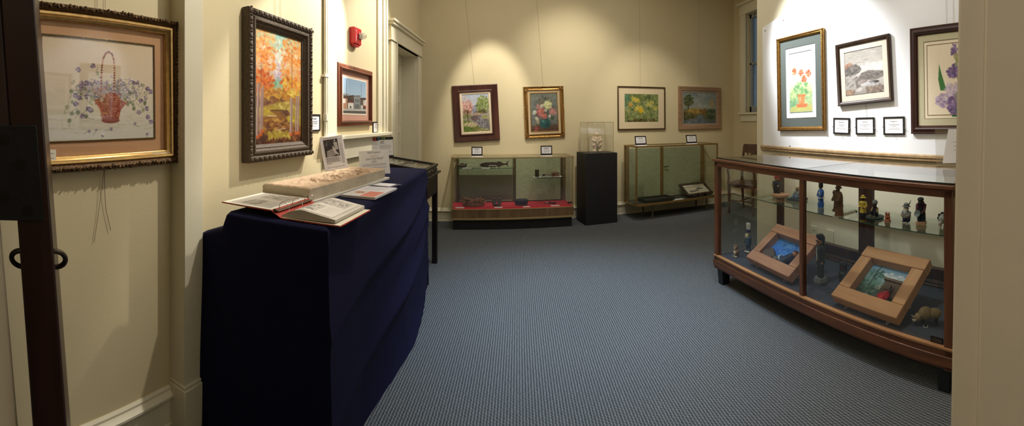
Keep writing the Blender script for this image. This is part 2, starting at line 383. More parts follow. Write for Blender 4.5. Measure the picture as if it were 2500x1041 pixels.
# white door: casing, head with cap, four-panel leaf set back in the wall
g = G(); g.M = wm(WL)
g.box((uo0 - .2, -.035, 0), (uo0, .01, zo)); g.box((uo0 - .03, -.045, 0), (uo0, .01, zo)); g.box((uo1, -.035, 0), (uo1 + .17, .01, zo))
g.box((uo0 - .22, -.04, zo), (uo1 + .18, .01, zo + .17)); g.box((uo0 - .23, -.05, zo), (uo1 + .18, .01, zo + .012))
g.box((uo0 - .24, -.07, zo + .17), (uo1 + .18, .01, zo + .20)); g.box((uo0 - .26, -.09, zo + .20), (uo1 + .18, .01, zo + .225))
g.box((uo0, 0, 0), (uo0 + .012, .24, zo)); g.box((uo1 - .012, 0, 0), (uo1, .24, zo)); g.box((uo0, 0, zo - .012), (uo1, .24, zo))
struct(g.build('trim_7', TRIMW, bevel=.004))
g = G(); g.M = wm(WL, (uo0 + uo1) / 2, -.215, 0); w2 = (uo1 - uo0) / 2 - .014
g.box((-w2, 0, .01), (w2, .02, zo - .014))
rails = [(.01, .22), (.80, .94), (1.26, 1.36), (1.66, 1.76), (zo - .13, zo - .014)]
for a, b in rails: g.box((-w2, -.018, a), (w2, .0, b))
for x0, x1 in ((-w2, -w2 + .12), (-.055, .055), (w2 - .12, w2)):
    for (a, b), (c, d) in zip(rails[:-1], rails[1:]): g.box((x0, -.018, b), (x1, 0, c))
d1 = struct(g.build('door_1', TRIMW, bevel=.003))
g = G(); g.lathe([(.02, 0), (.02, .008), (.009, .012), (.009, .035), (.024, .05), (.026, .062), (.018, .074), (.004, .078)], (0, 0, 0), 16, axis='Y')
k = g.build('door_knob', mat('dark_brass', (90, 70, 40), .35, 1.0), d1, loc=WL.pt((uo0 + uo1) / 2 - w2 + .06, -.197, 1.02), rot=(0, 0, WL.ang + PI))
# window beyond the partition: casing, sash, tinted pane, self-glowing blind for dusk light, blind cord
BLIND = mat('dusk_glow_blind', (96, 112, 128), .5, var=.08, scale=4)
g = G(); g.M = wm(WR); cw = .16
g.box((uw0 - cw, -.03, zw0), (uw0, .01, zw1)); g.box((uw1, -.03, zw0), (uw1 + cw, .01, zw1)); g.box((uw0 - cw - .01, -.035, zw1), (uw1 + cw, .01, zw1 + .16)); g.box((uw0 - cw - .04, -.08, zw1 + .16), (uw1 + cw, .01, zw1 + .2))
g.box((uw0 - cw - .03, -.06, zw0 - .035), (uw1 + cw, .2, zw0)); g.box((uw0 - cw, -.025, zw0 - .15), (uw1 + cw, .01, zw0 - .035))
w1 = struct(g.build('window_1', TRIMW, bevel=.004))
g = G(); g.M = wm(WR)
g.box((uw0, .07, zw0), (uw0 + .055, .12, zw1)); g.box((uw1 - .055, .07, zw0), (uw1, .12, zw1)); g.box((uw0, .07, zw0), (uw1, .12, zw0 + .1)); g.box((uw0, .07, zw1 - .07), (uw1, .12, zw1)); g.box((uw0, .07, 2.36), (uw1, .12, 2.4))
g.build('window_sash', mat('grey_white_sash', (150, 155, 155), .5), w1, bevel=.003)
g = G(); g.M = wm(WR); g.quad((uw0, .1, zw0), (uw1, .1, zw0), (uw1, .1, zw1), (uw0, .1, zw1)); g.build('window_glass', glass('window_pane_glass', (.75, .82, .9), .05), w1)
g = G(); g.M = wm(WR); g.box((uw0, .15, zw0), (uw1, .16, zw1)); g.build('glowing_roller_blind', BLIND, w1); BLIND.node_tree.nodes['Principled BSDF'].inputs['Emission Color'].default_value = (.42, .55, .62, 1); BLIND.node_tree.nodes['Principled BSDF'].inputs['Emission Strength'].default_value = .16  # faint bluish emission stands in for dusk light through the blind
g = G(); g.M = wm(WR); g.tube([(uw0 + .16, .06, zw1), (uw0 + .165, .06, 2.7), (uw0 + .16, .06, 2.2)], .003); g.build('blind_cord', mat('dark_cord', (60, 62, 66), .7), w1)
# conduit pipe up the left wall
u = WL.hit(789, 300)[0]
g = G(); g.M = wm(WL, u); g.tube([(0, -.018, 1.10), (0, -.018, 2.3), (0, -.018, 3.74)], .0135, 12); g.lathe([(.0185, 0), (.0185, .05)], (0, -.018, 1.42), 12)
for z in (1.75, 3.0): g.box((-.03, -.034, z), (.03, 0, z + .018))
tag(g.build('conduit_pipe', mat('white_gloss_pipe', (232, 228, 212), .35)), 'thin white vertical conduit pipe on cream wall beside the autumn picture', 'pipe')
# wood rail along the partition behind the display board
RAILM = wood('tan_rail_wood', (150, 124, 90), (184, 156, 118), .4, axis=0, freq=5)
g = G(); n = WP.n; g.sweep([(0, 0), (.018, 0), (.026, .010), (.026, .026), (.034, .034), (.034, .050), (.02, .060), (0, .062)], WP.pt(.10, 0, 1.088), WP.pt(3.5, 0, 1.088), (n.x, n.y, 0)); struct(g.build('trim_8', RAILM, ang=25))
# dark mahogany room door, seen on its lock edge, with rim lock and pull handles
th = -1.141; r0 = .55
DM = Matrix.Translation((math.sin(th) * r0, math.cos(th) * r0, 0)) @ Matrix.Rotation(-th, 4, 'Z') 
def lean(g): g.v = [tuple(DM @ Vector((x - .075 * (z - 1.295), y, z))) for x, y, z in g.v]; return g
MAH = wood('dark_mahogany', (20, 7, 6), (50, 21, 17), .35, axis=2, freq=9)
g = G(); g.box((-.046, 0, .01), (0, .8, 2.1)); d2 = struct(lean(g).build('door_2', MAH, bevel=.003))
g = G(); g.box((-.105, .002, 1.286), (-.046, .05, 2.1)); lean(g).build('door_rim_board', wood('dark_mahogany_rim', (34, 18, 16), (58, 36, 30), .5, axis=2, freq=6), d2, bevel=.003)
LOCK = mat('black_lock_iron', (20, 21, 25), .55, .3, bump=.2, bscale=30)
g = G(); g.box((-.11, -.004, 1.286), (-.010, .0, 1.414)); lk = lean(g).build('lock_plate', LOCK, d2, bevel=.001)
g = G()
for x, z in ((-.055, 1.395), (-.035, 1.362), (-.03, 1.30), (-.06, 1.318)): g.lathe([(.0065, 0), (.005, .002), (.0, .0022)], (x, -.0045, z), 12, axis='Y')
g.v = [(x, y - .0015, z) for x, y, z in g.v]
lean(g).build('screw', mat('lock_screws', (34, 32, 32), .4, .6), lk)
HND = mat('worn_iron_handle', (72, 66, 54), .42, .6, bump=.1)
for sx, b0 in ((1, 0.0), (-1, -.046)):
    g = G(); pts = []
    for i in range(13):
        a = -PI / 2 + PI * i / 12; pts.append((b0 + sx * (.0 + .0155 * math.cos(a)), .035 + .022 * math.sin(a) * .6, 1.222 - .016 * math.sin(a)))
    g.tube(pts, .0038, 10); lean(g).build('pull_handle', HND, d2)
# ================================================================ pictures on the walls
DKBRONZE = mat('dark_bronze_frame', (72, 58, 42), .62, .1, var=.3, scale=60, bump=.3, bscale=120)
GOLD = mat('antique_gold_leaf', (150, 112, 58), .32, .75, var=.25, scale=45, bump=.15)
GOLDB = mat('bright_gold_liner', (196, 158, 98), .28, .8, var=.15, scale=40)
DKGOLD = mat('dark_carved_gilt', (82, 58, 30), .42, .55, var=.45, scale=90, bump=.4, bscale=160)
CHERRY = wood('cherry_frame_wood', (92, 44, 26), (132, 72, 44), .4, axis=2, freq=7)
BROWNF = wood('red_brown_frame_wood', (48, 20, 14), (84, 42, 30), .45, axis=2, freq=7)
WALNUT = wood('dark_walnut_frame', (38, 24, 16), (66, 44, 30), .4, axis=2, freq=8)
MAHF = wood('dark_mahogany_frame', (34, 10, 8), (62, 24, 18), .35, axis=2, freq=8)
BLONDE = wood('pinkish_oak_frame', (138, 106, 78), (168, 136, 106), .55, axis=0, freq=8)
BLACKF = mat('black_card_frame', (26, 24, 26), .4, var=.1)
PAPER = mat('white_card_paper', (238, 236, 238), .8, var=.015)
PAPERC = mat('cream_card_paper', (232, 224, 204), .8, var=.02)
INK = mat('dark_print_ink', (60, 58, 62), .8, var=.05)
INKL = mat('faint_print_ink', (150, 146, 152), .8, var=.05)
WIRE = mat('hanging_wire_steel', (150, 134, 100), .5, .1)
PGLASS = glass('picture_glazing', (.985, .985, .98), .02)
def linen(name, c): return mat(name, c, .85, var=.05, scale=220, bump=.1, bscale=400)

def place(W, pl, pr, yl, yr, off=.04, roll=0.0, base=0.0):
    """outer size and centre of a picture from its left and right edges"""
    u0, a0 = W.hit(pl, yl[0], off); _, b0 = W.hit(pl, yl[1], off); u1, a1 = W.hit(pr, yr[0], off); _, b1 = W.hit(pr, yr[1], off)
    zt, zb = (a0 + a1) / 2, (b0 + b1) / 2
    return dict(W=W, u=(u0 + u1) / 2, z=(zt + zb) / 2, w=abs(u1 - u0), h=zt - zb, roll=R(roll), base=base)
def pic_root(p, name, label, cat):
    e = thing(name, label, cat, p['W'].pt(p['u'], p['base'], p['z']))
    e.rotation_euler = (Matrix.Rotation(p['W'].ang, 3, 'Z') @ Matrix.Rotation(-p['roll'], 3, 'Y')).to_euler(); return e
def wires(p, root, xs, ztop=3.7):
    for x in xs:
        z0 = p['h'] / 2 - .02; z1 = ztop - p['z']; sh = math.tan(p['roll'])
        g = G(); g.tube([(x, -.006, z0), (x - sh * (z1 - z0), -.006, z1)], .0009, 6); g.build('hanging_wire', WIRE, root)
def mat_board(root, name, w, h, iw, ih, y, m, c=(0, 0), bev=.004):
    g = G(); g.moulding(w, h, [(0, y), (0, y + .002), ((w - iw) / 2, y + .002), ((w - iw) / 2, y)], c=c)
    # bevelled window
    return g.build(name, m, root)

# ---- the ten artworks -------------------------------------------------------
def art_basket():
    c = Cv(300, 250); c.vgrad([(0, (222, 200, 170)), (.45, (224, 206, 182)), (.75, (214, 205, 186)), (1, (206, 202, 190))]); c.noise(2)
    for _ in range(60):
        u, v = RNG.uniform(.12, .95), RNG.uniform(.70, .92); c.line([(u, v), (u + RNG.uniform(.02, .09), v + RNG.uniform(-.004, .004))], .004, (176, 164, 138), .5)
    leaf = [(122, 128, 92), (142, 146, 104), (104, 112, 84), (160, 158, 118)]; vio = [(112, 92, 124), (130, 110, 138), (92, 76, 108), (154, 136, 156)]; wh = [(226, 220, 214), (206, 196, 196), (190, 178, 184)]
    def stem(u, v, l, a):
        pts = [(u, v)]
        for i in range(5): a += RNG.normal(0, .4); u += l / 5 * math.cos(a); v += l / 5 * math.sin(a); pts.append((u, v))
        c.line(pts, .004, (128, 128, 96), .8); return u, v
    for _ in range(46): stem(RNG.uniform(.24, .92), RNG.uniform(.45, .66), RNG.uniform(.06, .16), RNG.choice([-1.5, 1.5, 1.2, 1.9, -1.2]))
    c.blob(.57, .52, .30, .10, 240, .016, leaf + wh, .75); c.blob(.60, .50, .24, .10, 220, .014, wh + vio + [(178, 150, 152)], .7)
    c.blob(.42, .50, .17, .10, 110, .014, [(184, 150, 140), (190, 166, 150)] + vio, .55)
    def flower(u, v, s, cols):
        for k in range(5):
            a = k * 1.256 + RNG.uniform(0, 1); c.ell(u + s * .7 * math.cos(a), v + s * .8 * math.sin(a), s * .75, s * .75, cols[RNG.integers(len(cols))], .85, .4)
        c.ell(u, v, s * .25, s * .25, (226, 206, 150), .8)
    for _ in range(40): c.ell(RNG.uniform(.24, .94), RNG.uniform(.40, .66), RNG.uniform(.010, .02), RNG.uniform(.012, .024), leaf[RNG.integers(4)], .75, .4, RNG.uniform(-1, 1))
    for _ in range(26): flower(RNG.uniform(.28, .92), RNG.uniform(.36, .60), RNG.uniform(.009, .016), vio + wh)
    for u, v in ((.42, .27), (.295, .315), (.36, .44), (.32, .47), (.27, .56), (.30, .58), (.275, .64), (.38, .69), (.40, .70), (.33, .76), (.80, .42), (.93, .47), (.96, .50), (.86, .60), (.92, .68), (.84, .72), (.93, .77), (.96, .82)): flower(u, v, .019, vio)
    for u, v in ((.20, .67), (.22, .80), (.24, .73), (.29, .72), (.36, .76), (.46, .34), (.24, .52), (.90, .62), (.88, .70), (.79, .68)):
        c.ell(u, v, .020, .026, leaf[RNG.integers(4)], .9, .4, .4); stem(u, v, .07, RNG.choice([1.6, -1.6, 1.2]))
    for u, v in ((.385, .90), (.50, .945), (.575, .885), (.80, .84), (.92, .955), (.44, .885)): flower(u, v, .013, vio + wh); stem(u, v, .06, RNG.uniform(1.8, 3))
    # woven basket
    red = (152, 78, 58)
    c.poly([(.425, .60), (.46, .585), (.50, .62), (.53, .545), (.57, .515), (.62, .53), (.66, .585), (.72, .625), (.67, .69), (.64, .79), (.50, .79), (.475, .69)], red)
    for j in range(11):
        v = .545 + j * .023
        for i in range(16):
            u = .44 + i * .0185 + (j % 2) * .009; w = .10 + .05 * (v < .64) - .02 * (v > .7)
            if abs(u - .57) < w * (1.05 if v > .6 else .62) and v < .785: c.ell(u, v, .0085, .0135, [(196, 128, 98), (176, 98, 74), (140, 66, 48), (206, 146, 116)][RNG.integers(4)], .9, .5, .5 if i % 2 else -.5)
    c.ell(.572, .80, .088, .032, (138, 74, 62), 1, .15); c.ell(.572, .792, .078, .016, (160, 92, 76), .8, .3)
    pts = [(.492, .49), (.493, .38), (.497, .28), (.51, .19), (.535, .135), (.563, .12), (.59, .14), (.606, .20), (.611, .30), (.608, .40), (.602, .52)]
    for (a, b), (d, e) in zip(pts[:-1], pts[1:]):
        for t in np.linspace(0, 1, 5)[:-1]: c.ell(a + (d - a) * t, b + (e - b) * t, .0105, .012, [(150, 84, 58), (190, 130, 96), (120, 62, 44)][RNG.integers(3)], .95, .4)
    return c
def art_autumn():
    c = Cv(150, 290); c.vgrad([(0, (150, 200, 180)), (.12, (190, 220, 200)), (.25, (226, 214, 214)), (.45, (196, 190, 170)), (.56, (190, 150, 70)), (.64, (150, 108, 60)), (.72, (176, 140, 60)), (.9, (130, 90, 40)), (1, (84, 50, 28))])
    c.blob(.45, .10, .12, .12, 60, .06, [(150, 205, 185), (200, 230, 215), (235, 240, 220)], .6); c.blob(.46, .24, .10, .06, 30, .06, [(244, 238, 214), (250, 244, 226)], .7)
    c.blob(.43, .36, .09, .09, 50, .05, [(214, 186, 206), (226, 200, 214), (206, 176, 196)], .6); c.blob(.47, .46, .12, .05, 40, .05, [(110, 176, 150), (150, 196, 160)], .6)
    org = [(244, 150, 58), (248, 166, 76), (236, 130, 46), (250, 186, 100), (228, 112, 42), (252, 200, 124)]
    c.blob(.12, .12, .34, .16, 420, .038, org, .6); c.blob(.14, .30, .30, .16, 380, .038, org, .6); c.blob(.10, .46, .28, .10, 170, .045, [(206, 92, 30), (226, 120, 40), (190, 76, 24)], .75)
    c.blob(.80, .14, .26, .16, 380, .038, org, .6); c.blob(.80, .32, .30, .16, 420, .038, org + [(250, 170, 70)], .6); c.blob(.76, .46, .26, .08, 150, .045, [(226, 110, 40), (244, 150, 60), (230, 190, 60)], .75)
    for u, v in ((.15, .16), (.62, .17), (.86, .17), (.66, .26), (.30, .26)): c.blob(u, v, .06, .025, 12, .025, [(255, 240, 220), (255, 226, 190)], .7)
    c.blob(.45, .56, .5, .05, 160, .05, [(206, 150, 50), (190, 120, 44), (222, 176, 70), (160, 96, 40)], .7); c.blob(.25, .62, .4, .035, 90, .05, [(130, 80, 50), (100, 64, 50), (150, 100, 60)], .7)
    c.poly([(.0, .70), (.2, .665), (.45, .625), (.65, .61), (.85, .66), (1, .64), (1, .84), (.62, .80), (.6, .735), (.4, .715), (.2, .745), (0, .745)], (168, 142, 62), .9)
    c.blob(.62, .66, .26, .04, 80, .05, [(190, 168, 78), (150, 128, 54), (206, 184, 96)], .6); c.blob(.2, .71, .25, .025, 60, .045, [(206, 182, 70), (180, 150, 50)], .7)
    c.poly([(.3, .705), (.5, .695), (.68, .70), (.72, .76), (.66, .80), (.55, .82), (.9, .86), (.8, .90), (.2, .91), (.15, .84), (.0, .80), (.1, .76), (.45, .75)], (134, 90, 44), .9)
    c.blob(.42, .83, .34, .055, 130, .05, [(120, 70, 40), (176, 120, 48), (196, 150, 70), (96, 56, 44)], .6, ang=0); c.blob(.62, .73, .08, .03, 30, .035, [(96, 58, 40), (140, 90, 60)], .7)
    c.line([(.3, .70), (.5, .695), (.66, .70), (.72, .74)], .025, (84, 50, 36), .8); c.line([(.25, .745), (.42, .75)], .02, (236, 216, 180), .7); c.line([(.42, .875), (.62, .86)], .02, (240, 224, 190), .6)
    c.blob(.82, .77, .16, .035, 70, .04, [(206, 190, 60), (186, 170, 50), (160, 140, 50)], .7)
    c.blob(.45, .93, .34, .045, 180, .05, [(180, 158, 54), (150, 126, 44), (200, 180, 80)], .6, ang=1.4); c.blob(.5, .985, .55, .03, 120, .05, [(84, 42, 26), (110, 60, 30), (66, 34, 22)], .7); c.blob(.1, .94, .14, .05, 70, .05, [(90, 50, 40), (70, 40, 30)], .7); c.blob(.88, .92, .14, .06, 80, .05, [(110, 60, 34), (80, 44, 30), (150, 90, 40)], .7)
    for u, a, b, w in ((.05, .48, .92, .05), (.11, .52, .90, .035), (.145, .50, .87, .02), (.74, .50, .91, .055), (.86, .54, .90, .03), (.91, .52, .90, .035)):
        c.line([(u + .02, a), (u + .01, (a + b) / 2), (u, b)], w, (150, 120, 116), .95); c.line([(u + .01, a), (u - .005, (a + b) / 2), (u - .015, b)], w * .35, (206, 186, 182), .8); c.ell(u, b + .01, .05, .018, (210, 100, 40), .8)
    c.line([(.13, .30), (.12, .5)], .012, (120, 70, 40), .7); c.line([(.77, .12), (.76, .5)], .014, (110, 64, 40), .6); c.line([(.62, .36), (.76, .46)], .012, (110, 64, 40), .6)
    c.blob(.43, .30, .035, .14, 40, .035, [(226, 206, 214), (206, 226, 214), (240, 232, 222)], .7); c.blob(.43, .08, .05, .08, 30, .035, [(170, 216, 198), (206, 232, 220)], .7); c.blob(.46, .40, .04, .05, 24, .03, [(206, 176, 200), (120, 182, 156)], .7)
    c.blob(.80, .53, .14, .035, 70, .035, [(230, 190, 60), (210, 160, 50), (246, 214, 110)], .8); return c
def art_buildings():
    c = Cv(130, 160); c.vgrad([(0, (140, 168, 196)), (.5, (162, 186, 208)), (.6, (176, 192, 204)), (1, (150, 150, 140))])
    c.blob(.15, .50, .3, .05, 60, .03, [(84, 82, 78), (110, 108, 100), (180, 176, 166)], .8); c.poly([(0, .50), (.20, .50), (.42, .46), (.66, .52), (1, .49), (1, .9), (0, .9)], (74, 58, 52))
    c.poly([(0, .58), (.17, .58), (.17, .87), (0, .87)], (178, 134, 110)); c.poly([(0, .6), (.1, .6), (.1, .72), (0, .72)], (222, 214, 206)); c.poly([(.19, .70), (.42, .69), (.42, .87), (.19, .87)], (206, 202, 194)); c.poly([(.19, .70), (.42, .69), (.42, .66), (.19, .67)], (120, 60, 50))
    c.poly([(.44, .50), (.72, .47), (.72, .88), (.44, .88)], (128, 132, 132)); c.poly([(.42, .47), (.74, .44), (.74, .48), (.42, .51)], (96, 98, 98))
    for u in (.50, .57, .64): c.poly([(u, .56), (u + .03, .56), (u + .03, .66), (u, .66)], (70, 74, 78)); c.poly([(u - .01, .72), (u + .035, .72), (u + .035, .87), (u - .01, .87)], (84, 86, 86))
    c.poly([(.74, .58), (.86, .55), (.86, .87), (.74, .87)], (96, 82, 78)); c.poly([(.86, .58), (1, .56), (1, .74), (.86, .74)], (196, 186, 180)); c.poly([(.86, .74), (1, .74), (1, .87), (.86, .87)], (138, 70, 58)); c.poly([(.75, .74), (.85, .74), (.85, .87), (.75, .87)], (190, 188, 182))
    c.ell(.30, .82, .04, .04, (60, 60, 62)); c.ell(.90, .82, .05, .04, (50, 48, 50)); c.poly([(0, .87), (1, .85), (1, .93), (0, .93)], (168, 166, 158)); c.poly([(0, .93), (1, .91), (1, 1), (0, 1)], (88, 84, 80)); c.line([(0, .92), (1, .895)], .012, (206, 204, 196), .8)
    c.line([(.13, .03), (.13, .55)], .012, (70, 70, 72), .9); c.line([(.77, .08), (.77, .60)], .012, (70, 70, 72), .9); c.line([(.13, .1), (.77, .14), (1, .1)], .005, (110, 120, 130), .5)
    c.dabs((0, .45, 1, .56), 60, .02, [(60, 58, 56), (150, 150, 146), (206, 206, 200)], .7); return c
def art_stream():
    c = Cv(130, 170); c.vgrad([(0, (176, 186, 206)), (.3, (196, 196, 206)), (.5, (170, 160, 150)), (1, (110, 120, 70))])
    c.blob(.45, .15, .4, .16, 80, .06, [(186, 196, 214), (206, 206, 216)], .5); c.blob(.45, .42, .14, .12, 60, .04, [(120, 130, 160), (150, 150, 170), (110, 110, 140)], .6)
    pk = [(206, 140, 120), (222, 166, 146), (186, 116, 100), (230, 184, 166)]; gn = [(130, 146, 60), (106, 124, 48), (160, 172, 84), (84, 100, 44)]
    c.blob(.18, .32, .24, .17, 240, .035, pk, .75); c.blob(.06, .14, .16, .12, 60, .035, [(206, 186, 186), (196, 170, 170)], .5); c.blob(.16, .48, .2, .06, 60, .03, [(140, 96, 70), (120, 90, 70)], .6)
    c.blob(.78, .28, .27, .24, 340, .035, gn, .75); c.blob(.74, .47, .26, .05, 70, .03, [(86, 76, 44), (70, 66, 40)], .7)
    c.blob(.5, .525, .3, .02, 40, .03, [(206, 176, 140), (190, 150, 110)], .8); c.blob(.12, .58, .2, .06, 70, .03, [(120, 126, 60), (100, 100, 50)], .7)
    c.poly([(.28, .60), (.5, .545), (.68, .56), (.70, .62), (.95, .68), (1, .96), (.8, .93), (.6, .86), (.42, .76)], (120, 112, 116), .9)
    c.blob(.72, .76, .26, .13, 150, .035, [(140, 140, 150), (106, 100, 106), (176, 176, 182), (90, 80, 80)], .6, ang=1.4); c.blob(.42, .64, .13, .07, 50, .03, [(110, 84, 80), (90, 70, 66)], .6); c.blob(.86, .62, .14, .03, 50, .03, [(140, 150, 70), (160, 160, 90)], .7); c.line([(.68, .635), (1, .665)], .02, (206, 186, 150), .8)
    c.poly([(0, .68), (.25, .70), (.45, .80), (.7, .92), (1, .985), (1, 1), (0, 1)], (110, 118, 56), .9); c.blob(.3, .80, .26, .07, 90, .035, [(206, 186, 150), (186, 160, 120), (226, 210, 180)], .8, ang=.5); c.blob(.68, .95, .26, .035, 60, .03, [(200, 186, 150), (140, 130, 90)], .7, ang=.2); c.blob(.14, .92, .18, .08, 100, .03, [(90, 116, 50), (120, 146, 60), (70, 90, 44)], .8)
    c.line([(.19, .42), (.185, .55), (.20, .69)], .022, (60, 38, 34), .95)
    for a, b in ((.10, .38), (.28, .36), (.16, .3)): c.line([(.19, .52), (a, b)], .009, (84, 54, 46), .8)
    return c
def art_vase():
    c = Cv(130, 170); c.vgrad([(0, (118, 122, 110)), (.5, (112, 118, 116)), (.8, (100, 98, 94)), (.86, (92, 74, 58)), (1, (78, 58, 44))])
    c.dabs((0, 0, 1, .85), 240, .08, [(120, 124, 110), (104, 112, 112), (132, 134, 124), (96, 104, 104)], .35)
    gr = [(74, 84, 60), (96, 100, 70), (58, 66, 50)]; c.blob(.50, .40, .38, .32, 240, .035, gr + [(110, 100, 90)], .6)
    c.ell(.52, .79, .205, .155, (46, 88, 86), 1, .12); c.ell(.47, .75, .12, .08, (78, 126, 120), .7, .8); c.ell(.44, .73, .03, .02, (170, 196, 186), .7); c.ell(.60, .85, .12, .07, (30, 58, 60), .6, .8)
    def bloom(u, v, r, cols): c.blob(u, v, r, r * .8, 60, r * .42, cols, .7); c.blob(u - r * .2, v - r * .2, r * .5, r * .4, 14, r * .25, [tuple(min(255, x + 26) for x in cols[0])], .6)
    bloom(.65, .30, .15, [(206, 206, 150), (190, 190, 130), (222, 222, 176)]); bloom(.36, .50, .13, [(190, 110, 100), (206, 134, 120), (170, 88, 82)]); bloom(.82, .50, .12, [(176, 116, 110), (196, 140, 130)]); bloom(.50, .60, .10, [(180, 96, 90), (200, 124, 112)])
    bloom(.30, .36, .09, [(160, 110, 104), (180, 134, 124)]); bloom(.42, .34, .07, [(206, 196, 176), (190, 176, 156)]); bloom(.15, .50, .07, [(196, 196, 180), (170, 176, 160)]); bloom(.22, .66, .07, [(176, 176, 146), (196, 196, 170)]); bloom(.56, .45, .06, [(200, 190, 170), (176, 160, 140)]); bloom(.70, .61, .05, [(220, 216, 206), (196, 190, 180)]); bloom(.40, .20, .10, [(96, 96, 80), (120, 116, 100)]); bloom(.26, .76, .05, [(150, 140, 110), (170, 160, 130)]); bloom(.27, .60, .05, [(110, 70, 90), (130, 90, 106)])
    bloom(.80, .66, .07, [(50, 70, 52), (70, 90, 66)]); bloom(.20, .94, .09, [(126, 62, 56), (150, 84, 76)]); c.blob(.6, .95, .4, .04, 40, .05, [(96, 70, 54), (70, 52, 42)], .5); return c
def art_daffodil():
    c = Cv(150, 120, (108, 118, 66)); c.dabs((0, 0, 1, 1), 420, .06, [(110, 122, 66), (130, 140, 82), (90, 104, 56), (146, 150, 96), (84, 96, 60)], .55); c.blob(.06, .2, .12, .3, 50, .06, [(64, 110, 80), (90, 130, 100)], .6)
    for _ in range(90): u, v, a = RNG.uniform(.05, .95), RNG.uniform(.25, .9), RNG.normal(-1.57, .6); l = RNG.uniform(.12, .3); c.line([(u, v), (u + l * math.cos(a) * .6, v + l * math.sin(a))], .014, [(146, 152, 104), (84, 100, 56), (166, 166, 120)][RNG.integers(3)], .6)
    c.blob(.5, .95, .5, .06, 60, .05, [(84, 66, 40), (70, 76, 40)], .6)
    for u, v, s, cl in ((.28, .20, .09, 0), (.38, .24, .08, 0), (.17, .38, .07, 2), (.42, .50, .10, 0), (.48, .60, .085, 1), (.72, .38, .10, 3), (.80, .30, .07, 3), (.34, .54, .07, 0), (.9, .5, .08, 3)):
        base = [(206, 180, 70), (222, 180, 30), (206, 150, 60), (186, 180, 90)][cl]
        for k in range(6): a = k * 1.05 + RNG.uniform(0, .5); c.ell(u + s * .6 * math.cos(a), v + s * .7 * math.sin(a), s * .55, s * .36, np.array(base) + RNG.normal(0, 12), .8, .4, a)
        c.ell(u, v, s * .36, s * .42, np.array(base) * .9 + np.array((20, 0, -10)), .9, .4)
    c.dabs((0, 0, 1, 1), 60, .03, [(190, 190, 150), (170, 170, 120)], .5); return c
def art_landscape():
    c = Cv(140, 130); c.vgrad([(0, (118, 132, 130)), (.25, (140, 148, 142)), (.48, (150, 150, 134)), (.56, (110, 112, 84)), (.62, (126, 108, 60)), (.8, (96, 92, 66)), (1, (84, 96, 98))])
    c.dabs((.1, 0, 1, .5), 120, .10, [(150, 156, 150), (126, 140, 138), (160, 160, 150)], .3); c.blob(.87, .32, .09, .13, 60, .035, [(176, 150, 96), (160, 140, 100), (190, 156, 90)], .5)
    c.blob(.16, .27, .15, .20, 190, .035, [(70, 80, 44), (88, 96, 54), (56, 66, 38), (104, 108, 66)], .75); c.line([(.15, .35), (.15, .62)], .025, (62, 52, 36), .9)
    c.blob(.35, .60, .26, .08, 90, .045, [(160, 128, 60), (140, 110, 56), (176, 146, 76)], .6, ang=0); c.blob(.62, .62, .14, .09, 60, .04, [(150, 104, 60), (128, 100, 60), (110, 84, 56)], .65); c.blob(.85, .70, .18, .16, 130, .045, [(70, 86, 56), (54, 70, 50), (90, 104, 70)], .7); c.blob(.14, .76, .2, .12, 80, .05, [(84, 80, 44), (106, 98, 50), (66, 66, 40)], .65)
    c.poly([(.42, .74), (.58, .70), (.6, .82), (.75, .97), (.72, 1), (.05, 1), (.12, .95), (.4, .86)], (104, 116, 120), .85); c.blob(.40, .92, .34, .07, 70, .05, [(92, 106, 112), (120, 128, 128), (84, 94, 98)], .5, ang=0); return c
def art_geranium():
    c = Cv(130, 250, (238, 238, 232)); c.vgrad([(0, (214, 228, 238)), (.2, (238, 240, 240)), (.4, (240, 236, 210)), (.7, (190, 206, 150)), (1, (150, 176, 140))]); c.blob(.12, .30, .2, .14, 50, .1, [(240, 232, 180), (236, 230, 196)], .5); c.blob(.6, .25, .4, .14, 40, .1, [(246, 248, 250), (238, 242, 246)], .6)
    c.blob(.5, .75, .5, .20, 160, .08, [(150, 182, 130), (176, 200, 140), (130, 170, 130), (200, 210, 150)], .5); c.blob(.15, .88, .2, .1, 60, .07, [(96, 146, 110), (120, 160, 120)], .5)
    for u, v in ((.24, .31), (.53, .345), (.82, .37), (.64, .45)):
        c.line([(u, v + .03), (.5, .68)], .008, (170, 190, 130), .7); c.blob(u, v, .105, .06, 70, .035, [(222, 96, 66), (232, 120, 84), (206, 76, 54), (238, 140, 104)], .8)
    for _ in range(26): u, v = RNG.uniform(.22, .80), RNG.uniform(.50, .72); c.ell(u, v, .075, .038, [(120, 166, 110), (140, 182, 120), (104, 152, 104), (158, 192, 130)][RNG.integers(4)], .75, .5); c.ell(u, v, .03, .012, (90, 140, 96), .4)
    c.poly([(.10, .90), (.95, .88), (1, .99), (.0, .99)], (206, 190, 110), .7); c.poly([(.38, .72), (.68, .72), (.64, .86), (.42, .86)], (226, 140, 92)); c.poly([(.30, .86), (.78, .86), (.74, .92), (.34, .92)], (206, 116, 76), .9); c.ell(.47, .78, .05, .06, (246, 196, 150), .7, .8); c.poly([(.36, .705), (.70, .705), (.70, .735), (.36, .735)], (214, 122, 78), .9); return c
